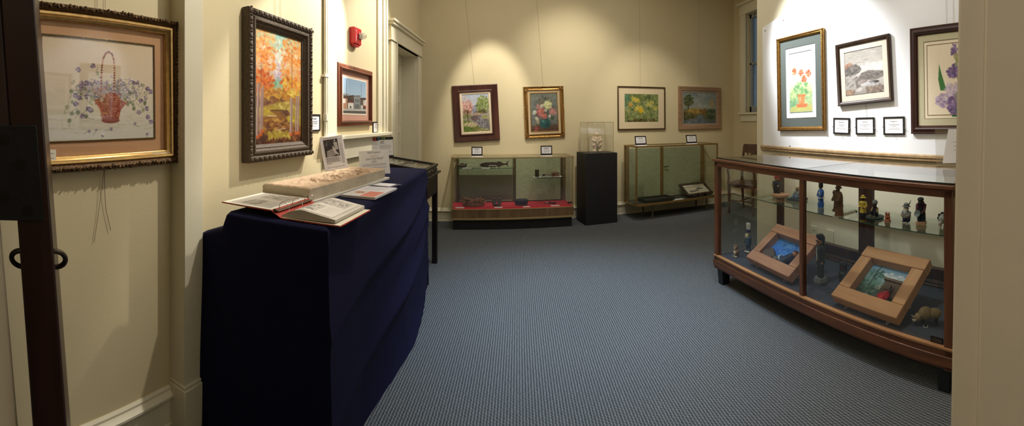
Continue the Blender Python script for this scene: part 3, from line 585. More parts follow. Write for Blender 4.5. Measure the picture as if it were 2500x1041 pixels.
def art_seascape():
    c = Cv(170, 170); c.vgrad([(0, (170, 164, 156)), (.25, (186, 180, 172)), (.5, (206, 200, 194)), (1, (150, 144, 138))]); c.dabs((0, 0, 1, .4), 150, .10, [(160, 154, 146), (190, 184, 176), (176, 170, 162)], .35, ang=0, squash=.2)
    c.blob(.70, .40, .34, .08, 80, .07, [(222, 218, 212), (206, 200, 196)], .5, ang=.3)
    dk = [(84, 80, 78), (66, 62, 62), (106, 100, 96), (130, 122, 116)]
    c.poly([(0, .36), (.12, .33), (.30, .30), (.40, .36), (.44, .44), (.36, .52), (.18, .56), (0, .55)], (104, 98, 94), .8); c.blob(.20, .42, .24, .12, 200, .045, dk + [(150, 144, 138)], .55, ang=-.35, squash=.25); c.blob(.15, .66, .2, .16, 120, .06, [(120, 112, 104), (150, 140, 130), (96, 90, 86), (186, 180, 174)], .5, ang=-.5, squash=.25); c.blob(.08, .30, .12, .06, 30, .04, [(170, 130, 110), (160, 120, 100)], .5)
    c.poly([(.28, .72), (.45, .52), (.62, .48), (1, .54), (1, .66), (.8, .72), (.6, .70), (.45, .82), (.30, .86)], (112, 104, 98), .85); c.blob(.68, .58, .3, .08, 150, .05, dk + [(140, 132, 126), (160, 152, 146)], .55, ang=.25, squash=.25); c.poly([(.25, .92), (.40, .84), (.46, .88), (.40, .94)], (206, 196, 188), .8); c.blob(.44, .74, .10, .06, 40, .04, [(150, 140, 134), (166, 158, 150)], .7)
    c.blob(.74, .93, .24, .09, 110, .06, [(130, 114, 102), (108, 96, 88), (150, 134, 120)], .65, ang=1.3); c.blob(.74, .76, .12, .025, 30, .04, [(60, 58, 60), (90, 86, 86)], .7, ang=0); c.blob(.12, .93, .14, .07, 50, .045, [(176, 142, 112), (160, 130, 108), (120, 106, 96)], .6); c.blob(.62, .80, .2, .04, 30, .05, [(186, 186, 190), (196, 194, 194)], .6, ang=0)
    c.line([(.30, .27), (.44, .27)], .012, (120, 116, 112), .7); c.line([(.50, .25), (.62, .24)], .010, (106, 102, 100), .7); return c
def art_iris():
    c = Cv(170, 240, (230, 216, 190)); c.noise(2); pur = [(112, 92, 134), (96, 76, 116), (140, 120, 158), (126, 100, 140)]; pale = [(186, 170, 192), (170, 152, 180), (206, 192, 206)]
    c.poly([(.29, .30), (.33, .42), (.42, .64), (.31, .64), (.27, .50)], (62, 116, 62)); c.poly([(.52, .98), (.50, .84), (.60, .80), (.66, .98)], (44, 106, 74)); c.poly([(.66, .98), (.76, .76), (.92, .60), (.88, .80), (.80, .98)], (40, 110, 78)); c.line([(.61, .24), (.60, .45), (.66, .55), (.64, .75), (.62, .96)], .03, (110, 128, 84)); c.line([(.66, .55), (.78, .42)], .025, (120, 136, 90)); c.line([(.61, .30), (.70, .16)], .035, (150, 152, 90))
    c.blob(.57, .14, .065, .075, 60, .03, pur, .8); c.ell(.60, .22, .05, .05, (150, 150, 96), .9)
    c.blob(.55, .40, .12, .08, 90, .04, pur, .8); c.blob(.90, .32, .16, .10, 110, .04, pale + pur, .75); c.blob(.92, .42, .10, .07, 50, .04, pur, .8)
    c.blob(.52, .64, .14, .10, 80, .05, pale, .6); c.blob(.40, .78, .20, .09, 110, .05, pale + [(150, 126, 160)], .65, ang=.4); c.blob(.58, .83, .15, .12, 130, .045, pur + [(134, 96, 128)], .8); c.blob(.80, .65, .12, .06, 70, .04, [(110, 84, 112), (128, 100, 124)], .8, ang=-.5); c.blob(.62, .74, .05, .08, 30, .04, [(130, 130, 110), (150, 140, 140)], .7)
    return c

# ---- 1 basket of violets, large gilt frame --------------------------------------
off = .05
ur = WL.hit(440, 200, off)[0]; ui = WL.hit(390, 200, off)[0]; ul = WL.hit(112, 200, off)[0]; ua = ul - (ur - ui)
zt = WL.hit(440, 58, off)[1]; zb = WL.hit(438, 404, off)[1]
p = dict(W=WL, u=(ua + ur) / 2, z=(zt + zb) / 2 + .006, w=ur - ua, h=zt - zb, roll=R(.6), base=0)
e = pic_root(p, 'framed_embroidery', 'large gilt framed needlework picture of a violet-filled basket, on the wall beside the dark door', 'picture')
w, h = p['w'], p['h']; fw = .075
g = G(); g.moulding(w, h, [(0, 0), (0, .03), (.004, .042), (.016, .05), (.027, .044), (.031, .036), (.031, 0)]); 
for side in range(4):
    L_ = w if side % 2 == 0 else h; n = int(L_ / .017)
    for i in range(n):
        t = -L_ / 2 + (i + .5) * L_ / n; k = (w / 2 if side % 2 else h / 2) - .013 + random.uniform(-.004, .004); s = 1 if side < 2 else -1
        c = (t, -.046, s * k) if side % 2 == 0 else (s * k, -.046, t)
        g.ell(c, (random.uniform(.006, .011), random.uniform(.006, .010), random.uniform(.006, .011)), n=7, rot=Euler((0, random.uniform(0, 3), random.uniform(0, 1))))
        if i % 2: g.ell((c[0] + random.uniform(-.008, .008), -.05, c[2] + random.uniform(-.008, .008)), .0048, n=6)
g.build('carved_frame', DKGOLD, e)
g = G(); g.moulding(w - .062, h - .062, [(0, 0), (0, .036), (.006, .042), (.014, .04), (.02, .03), (.028, .026), (.034, .018), (.034, 0)]); g.build('gilt_liner', GOLDB, e)
iw, ih = (w - .13), (h - .13); aw = ui - ul; ah = ih - 2 * (.055)
g = G(); g.moulding(iw, ih, [(0, .006), (0, .009), ((iw - aw) / 2, .009), ((iw - aw) / 2, .006)]); g.build('mat_board', linen('tan_silk_mat', (196, 150, 110)), e)
g = G(); g.moulding(aw + .008, ah + .008, [(0, .008), (0, .012), (.0035, .0135), (.007, .012), (.007, .008)]);
for side in range(4):
    L_ = aw if side % 2 == 0 else ah; n = int(L_ / .008)
    for i in range(n):
        t = -L_ / 2 + (i + .5) * L_ / n; k = (aw if side % 2 else ah) / 2; s = 1 if side < 2 else -1
        g.ell((t, -.0125, s * k) if side % 2 == 0 else (s * k, -.0125, t), .0032, n=5)
g.build('beaded_fillet', mat('dull_gold_bead', (112, 88, 48), .45, .5, var=.3, scale=150), e)
art_basket().mesh('needlework', aw + .004, ah + .004, -.0085, e, m=paint_mat('silk_needlework', .8, .1))
g = G(); g.quad((-iw / 2, -.016, -ih / 2), (iw / 2, -.016, -ih / 2), (iw / 2, -.016, ih / 2), (-iw / 2, -.016, ih / 2)); g.build('glazing', PGLASS, e)
wires(p, e, (-.02, .02))
g = G(); zz = -h / 2
g.tube([(.0, -.02, zz + .01), (-.006, -.012, zz - .06), (-.02, -.008, zz - .16), (-.045, -.006, zz - .30)], .0009, 5); g.tube([(.0, -.02, zz + .01), (.004, -.012, zz - .08), (.012, -.008, zz - .17), (.035, -.008, zz - .26)], .0011, 5); g.build('loose_cord', mat('thin_dark_cord', (70, 58, 40), .8), e)
def slip(name, label, px0, px1, py0, py1, offn, text=False):
    q = place(WL, px0, px1, (py0, py1), (py0, py1), offn); ee = thing(name, label, 'label', WL.pt(q['u'], offn - .002, q['z']), (0, 0, WL.ang))
    g = G(); g.box((-q['w'] / 2, -.001, -q['h'] / 2), (q['w'] / 2, 0, q['h'] / 2), 0); random.seed(3)
    g.lines(-q['w'] * .36, q['w'] * .42, q['h'] * .02 if not text else q['h'] * .2, 2 if not text else 2, q['h'] * (.16 if not text else .33), q['h'] * .06, -.0015, 1, .3); g.build('paper', [PAPERC, INKL], ee); return ee
slip('caption_slip', 'small cream caption slip tucked in the bottom right corner of the basket picture', 372, 421, 372, 387, .032)
slip('caption_slip', 'cream caption card at the lower left of the basket picture, half behind the door', 96, 137, 366, 401, .032, True)

# ---- 2 autumn trees, heavy dark frame ------------------------------------------
p = place(WL, 608, 763, (13, 401), (72, 377), .055)
e = pic_root(p, 'autumn_painting', 'tall painting of orange autumn trees and a stream in a heavy dark carved frame', 'picture'); w, h = p['w'], p['h']
g = G(); g.moulding(w, h, [(0, .004), (0, .05), (.006, .058), (.03, .058), (.036, .05), (.044, .05), (.05, .058), (.062, .056), (.074, .04), (.08, .042), (.088, .034), (.098, .028), (.098, .004)])
for side in range(4):
    L_ = w if side % 2 == 0 else h; n = int(L_ / .044)
    for i in range(n):
        t = -L_ / 2 + (i + .5) * L_ / n; k = (w / 2 if side % 2 else h / 2) - .018; s = 1 if side < 2 else -1
        c = (t, -.059, s * k) if side % 2 == 0 else (s * k, -.059, t)
        g.ell(c, (.0150, .005, .012) if side % 2 == 0 else (.012, .005, .0150), n=10)
        d = L_ / n / 2; g.ell((c[0] + d, c[1], c[2]) if side % 2 == 0 else (c[0], c[1], c[2] + d), (.0035, .006, .012) if side % 2 == 0 else (.012, .006, .0035), n=6)
g.build('carved_frame', DKBRONZE, e)
AU = art_autumn().blur(1); AU.a = AU.a * .86; AU.mesh('canvas', w - .186, h - .186, -.022, e); wires(p, e, (-.03, .03))
# ---- 3 storefront print --------------------------------------------------------
p = place(WL, 829, 912, (149, 314), (177, 303), .04)
e = pic_root(p, 'storefront_print', 'cherry framed print of town storefronts under blue sky with a pink mat', 'picture'); w, h = p['w'], p['h']
g = G(); g.moulding(w, h, [(0, .004), (0, .026), (.008, .032), (.03, .032), (.034, .04), (.040, .044), (.046, .04), (.05, .024), (.05, .004)]); g.build('frame', CHERRY, e)
aw, ah = w * .70, h * .62
g = G(); g.box((-w / 2 + .045, -.011, -h / 2 + .045), (w / 2 - .045, -.006, h / 2 - .045)); g.build('mat_board', linen('dusty_pink_mat', (196, 150, 130)), e)
g = G(); g.box((-aw / 2, -.0122, -ah / 2), (aw / 2, -.011, ah / 2)); g.build('inner_mat', PAPERC, e)
art_buildings().mesh('print', aw - .024, ah - .024, -.0128, e)
# ---- back wall -----------------------------------------------------------------
def bw(cx, cy, wp, hp, roll, off=.035): return place(WB, cx - wp / 2, cx + wp / 2, (cy - hp / 2, cy + hp / 2), (cy - hp / 2, cy + hp / 2), off, roll)
p = bw(1162, 276, 111, 138, 3.0)
e = pic_root(p, 'stream_painting', 'pink tree and stream painting in a wide red-brown frame on the back wall', 'picture'); w, h = p['w'], p['h']
g = G(); g.moulding(w, h, [(0, .004), (0, .03), (.01, .036), (.03, .03), (.075, .022), (.085, .03), (.098, .03), (.102, .02), (.102, .004)]); g.build('frame', BROWNF, e)
g = G(); g.moulding(w - .2, h - .2, [(0, .004), (0, .016), (.028, .018), (.034, .012), (.034, .004)]); g.build('linen_liner', linen('cream_linen_liner', (226, 208, 178)), e)
art_stream().blur(1).mesh('canvas', w - .264, h - .264, -.012, e); wires(p, e, (0,))
p = bw(1329, 274, 98, 126, 2.2)
e = pic_root(p, 'bouquet_painting', 'painting of mixed flowers in a round teal vase in an ornate gold frame', 'picture'); w, h = p['w'], p['h']
g = G(); g.moulding(w, h, [(0, .004), (0, .022), (.006, .034), (.016, .03), (.03, .02), (.045, .028), (.055, .03), (.06, .016), (.06, .004)])
for sx in (-1, 1):
    for sz in (-1, 1):
        for k in range(9):
            a = random.uniform(0, 1.57); r_ = random.uniform(0, .05); g.ell((sx * (w / 2 - .022 - r_ * math.cos(a)), -.033, sz * (h / 2 - .022 - r_ * math.sin(a))), (.013, .008, .010), n=8, rot=Euler((0, random.uniform(0, 3), 0)))
for sz in (-1, 1):
    for k in range(7): g.ell(((k - 3) * .022, -.032, sz * (h / 2 - .012 + .006 * math.cos((k - 3) * .5))), (.014, .007, .008), n=8)
for sx in (-1, 1):
    for k in range(7): g.ell((sx * (w / 2 - .012 + .006 * math.cos((k - 3) * .5)), -.032, (k - 3) * .024), (.008, .007, .014), n=8)
g.build('gilt_frame', GOLD, e)
g = G(); g.moulding(w - .116, h - .116, [(0, .004), (0, .02), (.012, .018), (.03, .016), (.03, .004)]); g.build('linen_liner', linen('beige_linen_liner', (196, 172, 136)), e)
g = G(); g.moulding(w - .178, h - .178, [(0, .004), (0, .018), (.006, .02), (.012, .012), (.012, .004)]); g.build('gilt_fillet', GOLDB, e)
art_vase().blur(1).mesh('canvas', w - .196, h - .196, -.011, e); wires(p, e, (0,))
p = bw(1567, 264, 116, 105, .4)
e = pic_root(p, 'daffodil_painting', 'painting of yellow daffodils with a wide cream mat in a thin dark frame', 'picture'); w, h = p['w'], p['h']
g = G(); g.moulding(w, h, [(0, .004), (0, .03), (.006, .033), (.014, .03), (.016, .02), (.016, .004)]); g.build('frame', mat('thin_bronze_frame', (84, 64, 36), .4, .5), e)
aw, ah = w * .71, h * .655
g = G(); g.moulding(w - .03, h - .03, [(0, .008), (0, .012), ((w - .03 - aw) / 2, .012), ((w - .03 - aw) / 2, .008)], c=(0, 0)); g.build('mat_board', linen('cream_mat', (214, 196, 162)), e)
art_daffodil().blur(2).mesh('watercolour', aw + .004, ah + .004, -.0095, e); wires(p, e, (-.02,))
p = bw(1709, 264, 103, 103, .4)
e = pic_root(p, 'landscape_painting', 'hazy landscape painting with one big tree in a pale pinkish wood frame', 'picture'); w, h = p['w'], p['h']
g = G(); g.moulding(w, h, [(0, .004), (0, .034), (.01, .038), (.05, .026), (.062, .028), (.07, .02), (.076, .016), (.076, .004)]); g.build('frame', BLONDE, e)
g = G(); g.moulding(w - .15, h - .15, [(0, .004), (0, .016), (.022, .016), (.022, .004)]); g.build('grey_liner', mat('grey_wood_liner', (150, 136, 120), .6), e)
art_landscape().blur(2).mesh('canvas', w - .19, h - .19, -.011, e); wires(p, e, (0,))
# ---- white board on the partition and its three pictures -------------------------
ub0, ub1 = WP.hit(1861, 200, .02)[0], 2.52
BOARD = mat('white_foam_board', (238, 240, 244), .7, var=.01, scale=3)
g = G(); zl, zr_ = 1.145, 1.12; n0 = len(g.v)
g.prism([(ub0 + .01, zl), (ub1, zr_), (ub1, 2.72), (ub0 + .9, 2.68), (ub0, 2.46)], -.018, -.006)
g.M = Matrix.Identity(4); o = g.build('display_board', BOARD, loc=WP.pt(0), rot=(0, 0, WP.ang))
tag(o, 'large white display board screwed to the partition wall behind three pictures', 'board')
SCREW = mat('steel_screw', (150, 145, 138), .35, .8)
for u, z in ((ub0 + .05, 2.42), (ub0 + .35, 2.48), (ub0 + .45, 1.155), (ub0 + 1.3, 1.14)):
    g = G(); g.lathe([(.009, 0), (.008, .003), (0, .004)], (0, 0, 0), 10, axis='Y'); g.v = [(x, -y, z_) for x, y, z_ in g.v]
    g.build('screw', SCREW, o, loc=(u, -.018, z))
BB = .02
p = place(WP, 1897, 2011, (94, 319), (69, 320), BB + .03, 1.4, BB)
e = pic_root(p, 'geranium_watercolour', 'watercolour of red geraniums in a terracotta pot, gold frame with grey-green mat', 'picture'); w, h = p['w'], p['h']
g = G(); g.moulding(w, h, [(0, .002), (0, .03), (.008, .036), (.018, .03), (.026, .032), (.036, .026), (.042, .014), (.042, .002)])
for side in range(4):
    L_ = w if side % 2 == 0 else h; n = int(L_ / .016)
    for i in range(n):
        t = -L_ / 2 + (i + .5) * L_ / n; k = (w / 2 if side % 2 else h / 2) - .012; s = 1 if side < 2 else -1
        g.ell((t, -.036, s * k) if side % 2 == 0 else (s * k, -.036, t), (.0068, .005, .005) if side % 2 == 0 else (.005, .005, .0068), n=6)
g.build('beaded_gold_frame', GOLD, e)
w1_, h1_, w2_, h2_ = w - .08, h - .08, w - .245, h - .265; w3_, h3_ = w2_ - .10, h2_ - .12
g = G(); g.moulding(w1_, h1_, [(0, .008), (0, .012), ((w1_ - w2_) / 2, .012), ((w1_ - w2_) / 2, .008)]); g.build('mat_board', linen('grey_green_mat', (88, 96, 92)), e)
g = G(); g.moulding(w2_ + .004, h2_ + .004, [(0, .007), (0, .0105), ((w2_ - w3_) / 2, .0105), ((w2_ - w3_) / 2, .007)]); g.build('inner_mat', PAPER, e)
art_geranium().blur(1).mesh('watercolour', w3_ + .01, h3_ + .01, -.008, e); wires(p, e, (0,))
p = place(WP, 2042, 2174, (105, 258), (86, 249), BB + .03, 3.4, BB)
e = pic_root(p, 'seascape_picture', 'grey seascape of rocks and surf in a dark walnut frame, hung tilted', 'picture'); w, h = p['w'], p['h']
g = G(); g.moulding(w, h, [(0, .002), (0, .03), (.006, .036), (.02, .03), (.032, .022), (.036, .014), (.036, .002)]); g.build('frame', WALNUT, e)
w1_, h1_, w2_, h2_ = w - .07, h - .07, w - .17, h - .185
g = G(); g.moulding(w1_, h1_, [(0, .008), (0, .012), ((w1_ - w2_) / 2, .012), ((w1_ - w2_) / 2, .008)]); g.build('mat_board', linen('cream_white_mat', (216, 206, 190)), e)
art_seascape().blur(1).mesh('watercolour', w2_ + .004, h2_ + .004, -.0095, e); wires(p, e, (-.02, .02))
g = G(); g.tube([(0, -.006, -h / 2 + .01), (.012, -.006, -h / 2 - .13)], .0015, 6); g.build('hanging_wire', WIRE, e)
u0, zt = WP.hit(2222, 70, BB + .03); zb = WP.hit(2222, 327, BB + .03)[1]; w = .70
p = dict(W=WP, u=u0 + w / 2, z=(zt + zb) / 2 + .005, w=w, h=zt - zb, roll=R(.8), base=BB); h = p['h']
e = pic_root(p, 'iris_print', 'purple iris print with sage mat in a dark mahogany frame, partly behind the door jamb', 'picture')
g = G(); g.moulding(w, h, [(0, .002), (0, .026), (.006, .03), (.014, .026), (.02, .026), (.026, .034), (.04, .036), (.048, .03), (.054, .03), (.06, .022), (.066, .014), (.066, .002)]); g.build('frame', MAHF, e)
w1_, h1_, w2_, h2_ = w - .125, h - .125, w - .235, h - .24
g = G(); g.moulding(w1_, h1_, [(0, .008), (0, .012), ((w1_ - w2_) / 2, .012), ((w1_ - w2_) / 2, .008)]); g.build('mat_board', linen('sage_mat', (190, 184, 152)), e)
g = G()
for k in (0, .028): g.moulding(w2_ + .004 - 2 * k, h2_ + .004 - 2 * k, [(0, .007), (0, .0105), (.004, .0105), (.004, .007)])
g.build('ruled_border', mat('olive_border_line', (120, 108, 78), .7), e)
art_iris().blur(1).mesh('print', w2_, h2_, -.008, e); wires(p, e, (-.03, .03))

# ---- small black-framed captions -------------------------------------------------
def caption(W, pl, pr, yl, yr, off, label, title=None, artist=None, roll=0, pins=False):
    p = place(W, pl, pr, yl, yr, off + .008, roll, off); e = pic_root(p, 'caption_card', label, 'label'); w, h = p['w'], p['h']; b = min(w, h) * .1
    g = G(); g.moulding(w, h, [(0, .0), (0, .010), (b, .010), (b, .0)]); fr = g.build('frame', BLACKF, e, bevel=.001)
    g = G(); g.box((-w / 2 + b * .9, -.006, -h / 2 + b * .9), (w / 2 - b * .9, -.001, h / 2 - b * .9), 0); iw = w - 2 * b; ih = h - 2 * b
    random.seed(hash(label) % 1000 if False else len(label))
    if title:
        g.text(title, ih * .13, (0, -.0066, ih * .26), 1); g.text('by', ih * .055, (0, -.0066, ih * .17), 1); g.text(artist, ih * .10, (0, -.0066, ih * .05), 1); g.lines(-iw * .12, iw * .12, -ih * .04, 1, 1, ih * .03, -.0066, 2, 0, True); g.lines(-iw * .38, iw * .38, -ih * .18, 2, ih * .08, ih * .02, -.0066, 2, .3, True)
    else:
        g.lines(-iw * .2, iw * .2, ih * .25, 1, 1, ih * .07, -.0066, 1, .1, True); g.lines(-iw * .33, iw * .33, ih * .08, 2, ih * .13, ih * .045, -.0066, 1, .3, True); g.lines(-iw * .25, iw * .25, -ih * .16, 2, ih * .11, ih * .03, -.0066, 2, .3, True)
    g.build('paper', [PAPER, INK, INKL], e)
    if pins:
        for x, z in ((-w / 2 - .004, -.01), (w / 2 + .004, -.02), (0, -h / 2 - .005)):
            g = G(); g.tube([(x, 0, z), (x, -.014, z)], .0022, 8); g.ell((x, -.015, z), .0042, n=8); g.build('push_pin', SCREW, fr)
    return e
caption(WL, 756, 782, (279, 322), (279, 320), .0, 'black framed caption on the cream wall just right of the autumn picture')
caption(WL, 911, 926, (298, 326), (297, 324), .0, 'small black framed caption below the right corner of the storefront print')
caption(WP, 2034.5, 2074, (288, 327), (288, 329), BB, 'black framed caption between geranium and seascape, leftmost of three on the white board', 'Geraniums', 'Lottie Hutchins', -1, True)
caption(WP, 2089, 2134.5, (287, 328), (287, 330), BB, 'black framed caption directly under the tilted seascape on the white board', 'Seascape', 'Lottie Moreno Hard', 1, True)
caption(WP, 2156.5, 2208, (286, 330), (284, 330), BB, 'black framed caption nearest the iris print on the white board', 'Purple Iris', 'Lottie Moreno Hard', 1, True)
# ---- fire alarm ------------------------------------------------------------------
p = place(WL, 859, 879, (68, 117), (70, 113), .03)
e = thing('fire_alarm', 'red wall fire alarm with clear strobe above the storefront print', 'fire alarm', WL.pt(p['u'], 0, p['z']), (0, 0, WL.ang)); w, h = p['w'] * .85, p['h']
RED = mat('red_alarm_plastic', (196, 26, 40), .35, var=.03)
g = G(); g.prism([(-w / 2, -h * .36), (w / 2, -h * .36), (w / 2, h / 2), (-w / 2, h / 2)], -.05, 0, 0); g.prism([(-w / 2, -h * .36), (w / 2, -h * .36), (w * .22, -h / 2), (-w * .22, -h / 2)], -.042, 0, 0)
for i, ch in enumerate('FIRE'): g.text(ch, .034, (-w * .26, -.0508, h * .22 - i * h * .155), 1)
g.build('housing', [RED, mat('white_alarm_lettering', (240, 225, 225), .6)], e, bevel=.004)
g = G(); g.box((w * .02, -.062, -h * .06), (w * .46, -.05, h * .24)); sb = g.build('strobe_base', mat('silver_reflector', (190, 190, 190), .25, .8), e, bevel=.003)
g = G(); g.ell((w * .24, -.072, h * .09), (w * .26, .045, h * .19), n=14); g.build('strobe_lens', glass('strobe_clear_plastic', (.9, .9, .9), .12), sb)
# ================================================================ draped table on the left
def fbm(x, y): return math.sin(3.1 * x + 1.7 * y) + .5 * math.sin(7.3 * x - 4.1 * y + 1.3) + .3 * math.sin(13 * x + 9 * y + .4)
NAVY = bpy.data.materials.new('navy_cotton'); NAVY.use_nodes = True
def _navy():
    nt = NAVY.node_tree; b = nt.nodes['Principled BSDF']; L = nt.links; tc = N(nt, 'ShaderNodeTexCoord')
    no = N(nt, 'ShaderNodeTexNoise', Scale=380.0, Detail=2.0); L.new(tc.outputs['Object'], no.inputs['Vector'])
    rp = N(nt, 'ShaderNodeValToRGB'); rp.color_ramp.elements[0].color = rgba((11, 12, 28)); rp.color_ramp.elements[1].color = rgba((26, 28, 66)); L.new(no.outputs['Fac'], rp.inputs['Fac']); L.new(rp.outputs['Color'], b.inputs['Base Color'])
    b.inputs['Roughness'].default_value = .9; b.inputs['Specular IOR Level'].default_value = .15; b.inputs['Sheen Weight'].default_value = .0; b.inputs['Sheen Roughness'].default_value = .5; b.inputs['Sheen Tint'].default_value = (.3, .32, .7, 1)
_navy()
TX0, TX1, TY0, TY1, TZ = -1.405, -.70, 1.395, 3.42, 1.01
def taper(x, y, z):
    s = (y - TY0) / (TY1 - TY0); k = min(1, max(0, (x - TX0) / (TX1 - TX0))); return (x - .075 * s * k, y, z)
def cloth():
    g = G()
    def ztop(x):
        return float(np.interp(x, [-1.405, -1.385, -1.35, -1.25, -1.225, -1.21, -1.20], [.84, .875, .895, .925, .94, 1.0, TZ]))
    # top
    nx, ny = 46, 70; xs = [TX0 + (TX1 - TX0) * (i / nx) ** 1.25 for i in range(nx + 1)]; ys = [TY0 + (TY1 - TY0) * j / ny for j in range(ny + 1)]
    def rnd(x, y, z):
        d = min(TX1 - x, y - TY0); return z - (.012 * (1 - d / .02) ** 2 if d < .02 else 0)
    vs = [(x, y, rnd(x, y, ztop(x))) for y in ys for x in xs]; fs = [(j * (nx + 1) + i, j * (nx + 1) + i + 1, (j + 1) * (nx + 1) + i + 1, (j + 1) * (nx + 1) + i) for j in range(ny) for i in range(nx)]
    g.add(vs, fs)
    nz = 70
    # near end: hangs nearly flat with faint diagonal creases
    vs = []
    for k in range(nz + 1):
        t = k / nz
        for x in xs:
            z = (ztop(x) - .012) * (1 - t); s = (x - TX0) / (TX1 - TX0); a = t ** .8
            crease = .010 * math.exp(-((s - .12 - .55 * t) / .05) ** 2) * min(1, 4 * t) + .006 * math.exp(-((s - .95 + .25 * t) / .06) ** 2) * t
            y = TY0 - a * (.025 + .008 * fbm(s * 2.2, t) * t) - crease * math.sin(PI * min(1, t * 1.2))
            vs.append((x - .02 * t * (1 - s) * 0 + .05 * t * s * s, y - .02 * t * s, max(z, .003)))
    fs = [(k * (nx + 1) + i, (k + 1) * (nx + 1) + i, (k + 1) * (nx + 1) + i + 1, k * (nx + 1) + i + 1) for k in range(nz) for i in range(nx)]
    g.add(vs, fs)
    # room side: swags falling from the far top corner
    vs = []
    for k in range(nz + 1):
        t = k / nz
        for y in ys:
            s = (y - TY0) / (TY1 - TY0); z = (TZ - .012) * (1 - t)
            ph = 0.0; d = math.hypot((1 - s) * 1.9, t * 1.0)
            ph = 8.5 * (t + .42 * s * s + .07 * math.sin(5 * s)) - .4; sw = ((1 - abs(math.sin(ph))) ** 1.6 * 1.3 - .4) * math.exp(-((s - .55) / .40) ** 2) * (1 - .5 * t)
            ph2 = 6.0 * (t * 1.6 + .9 * s) + 1.0; sw += .45 * ((1 - abs(math.sin(ph2))) ** 2) * math.exp(-((t - .35) / .3) ** 2) * math.exp(-((s - .85) / .25) ** 2)
            sw += .30 * math.sin(24 * (t + .30 * s * s) + 1.5 * math.sin(4 * s)) * math.exp(-((t - .25) / .25) ** 2) * math.exp(-((s - .6) / .35) ** 2)
            fl = float(np.interp(s, [0, .18, .53, .8, 1], [.035, .012, .07, .045, .005]))
            low = math.sin(16 * s + 3 * t) * .5 * t * (s > .35)
            x = TX1 + .060 * sw * min(1, 6 * t) + .006 * low + fl * t + .010 * math.sin(PI * t) * math.exp(-((s - .97) / .04) ** 2)
            if k == 0: x = TX1
            vs.append((x, y + (-.02 * t * (1 - s)) + .03 * t * s, max(z, .003)))
    fs = [(k * (ny + 1) + i, (k + 1) * (ny + 1) + i, (k + 1) * (ny + 1) + i + 1, k * (ny + 1) + i + 1) for k in range(nz) for i in range(ny)]
    g.add(vs, fs)
    g.v = [taper(*v) for v in g.v]
    # far end
    o = len(g.v); g.quad((TX0, TY1, .003), (TX1 - .065, TY1 + .03, .003), (TX1 - .075, TY1, TZ - .012), (TX0, TY1, .875))
    me = g.build('tablecloth', NAVY, smooth=False); m = me.data
    import bmesh
    bm = bmesh.new(); bm.from_mesh(m); bmesh.ops.remove_doubles(bm, verts=bm.verts, dist=.0015); bmesh.ops.recalc_face_normals(bm, faces=bm.faces); bm.to_mesh(m); bm.free()
    m.polygons.foreach_set('use_smooth', [True] * len(m.polygons)); m.set_sharp_from_angle(angle=R(75))
    return me
tag(cloth(), 'long navy tablecloth hanging to the floor over the display table by the left wall', 'tablecloth')
# foam board and carved stone slab
ang = -R(6)
FOAM = mat('white_foam_core', (214, 208, 196), .8, var=.02)
e = thing('backing_board', 'long white foam board lying under the carved stone slab', 'board', (-1.06, 2.225, TZ + .0015), (0, 0, 0))
def rotbox(g, cx, cy, lx, ly, a, z0, z1, mi=None):
    M = Matrix.Translation((cx, cy, 0)) @ Matrix.Rotation(a, 4, 'Z'); M0 = g.M; g.M = M; g.box((-lx / 2, -ly / 2, z0), (lx / 2, ly / 2, z1), mi); g.M = M0
SA = R(-4.5)   # slab axis swings a little to the right of the table axis
g = G(); rotbox(g, -.028, .02, .335, .98, SA, 0, .014); g.build('board', FOAM, e, bevel=.001)
STONE = mat('carved_limestone', (186, 174, 152), .9, var=.10, scale=14, bump=.35, bscale=55)
STONE2 = mat('carved_limestone_relief', (190, 164, 136), .9, var=.12, scale=18, bump=.3, bscale=70)
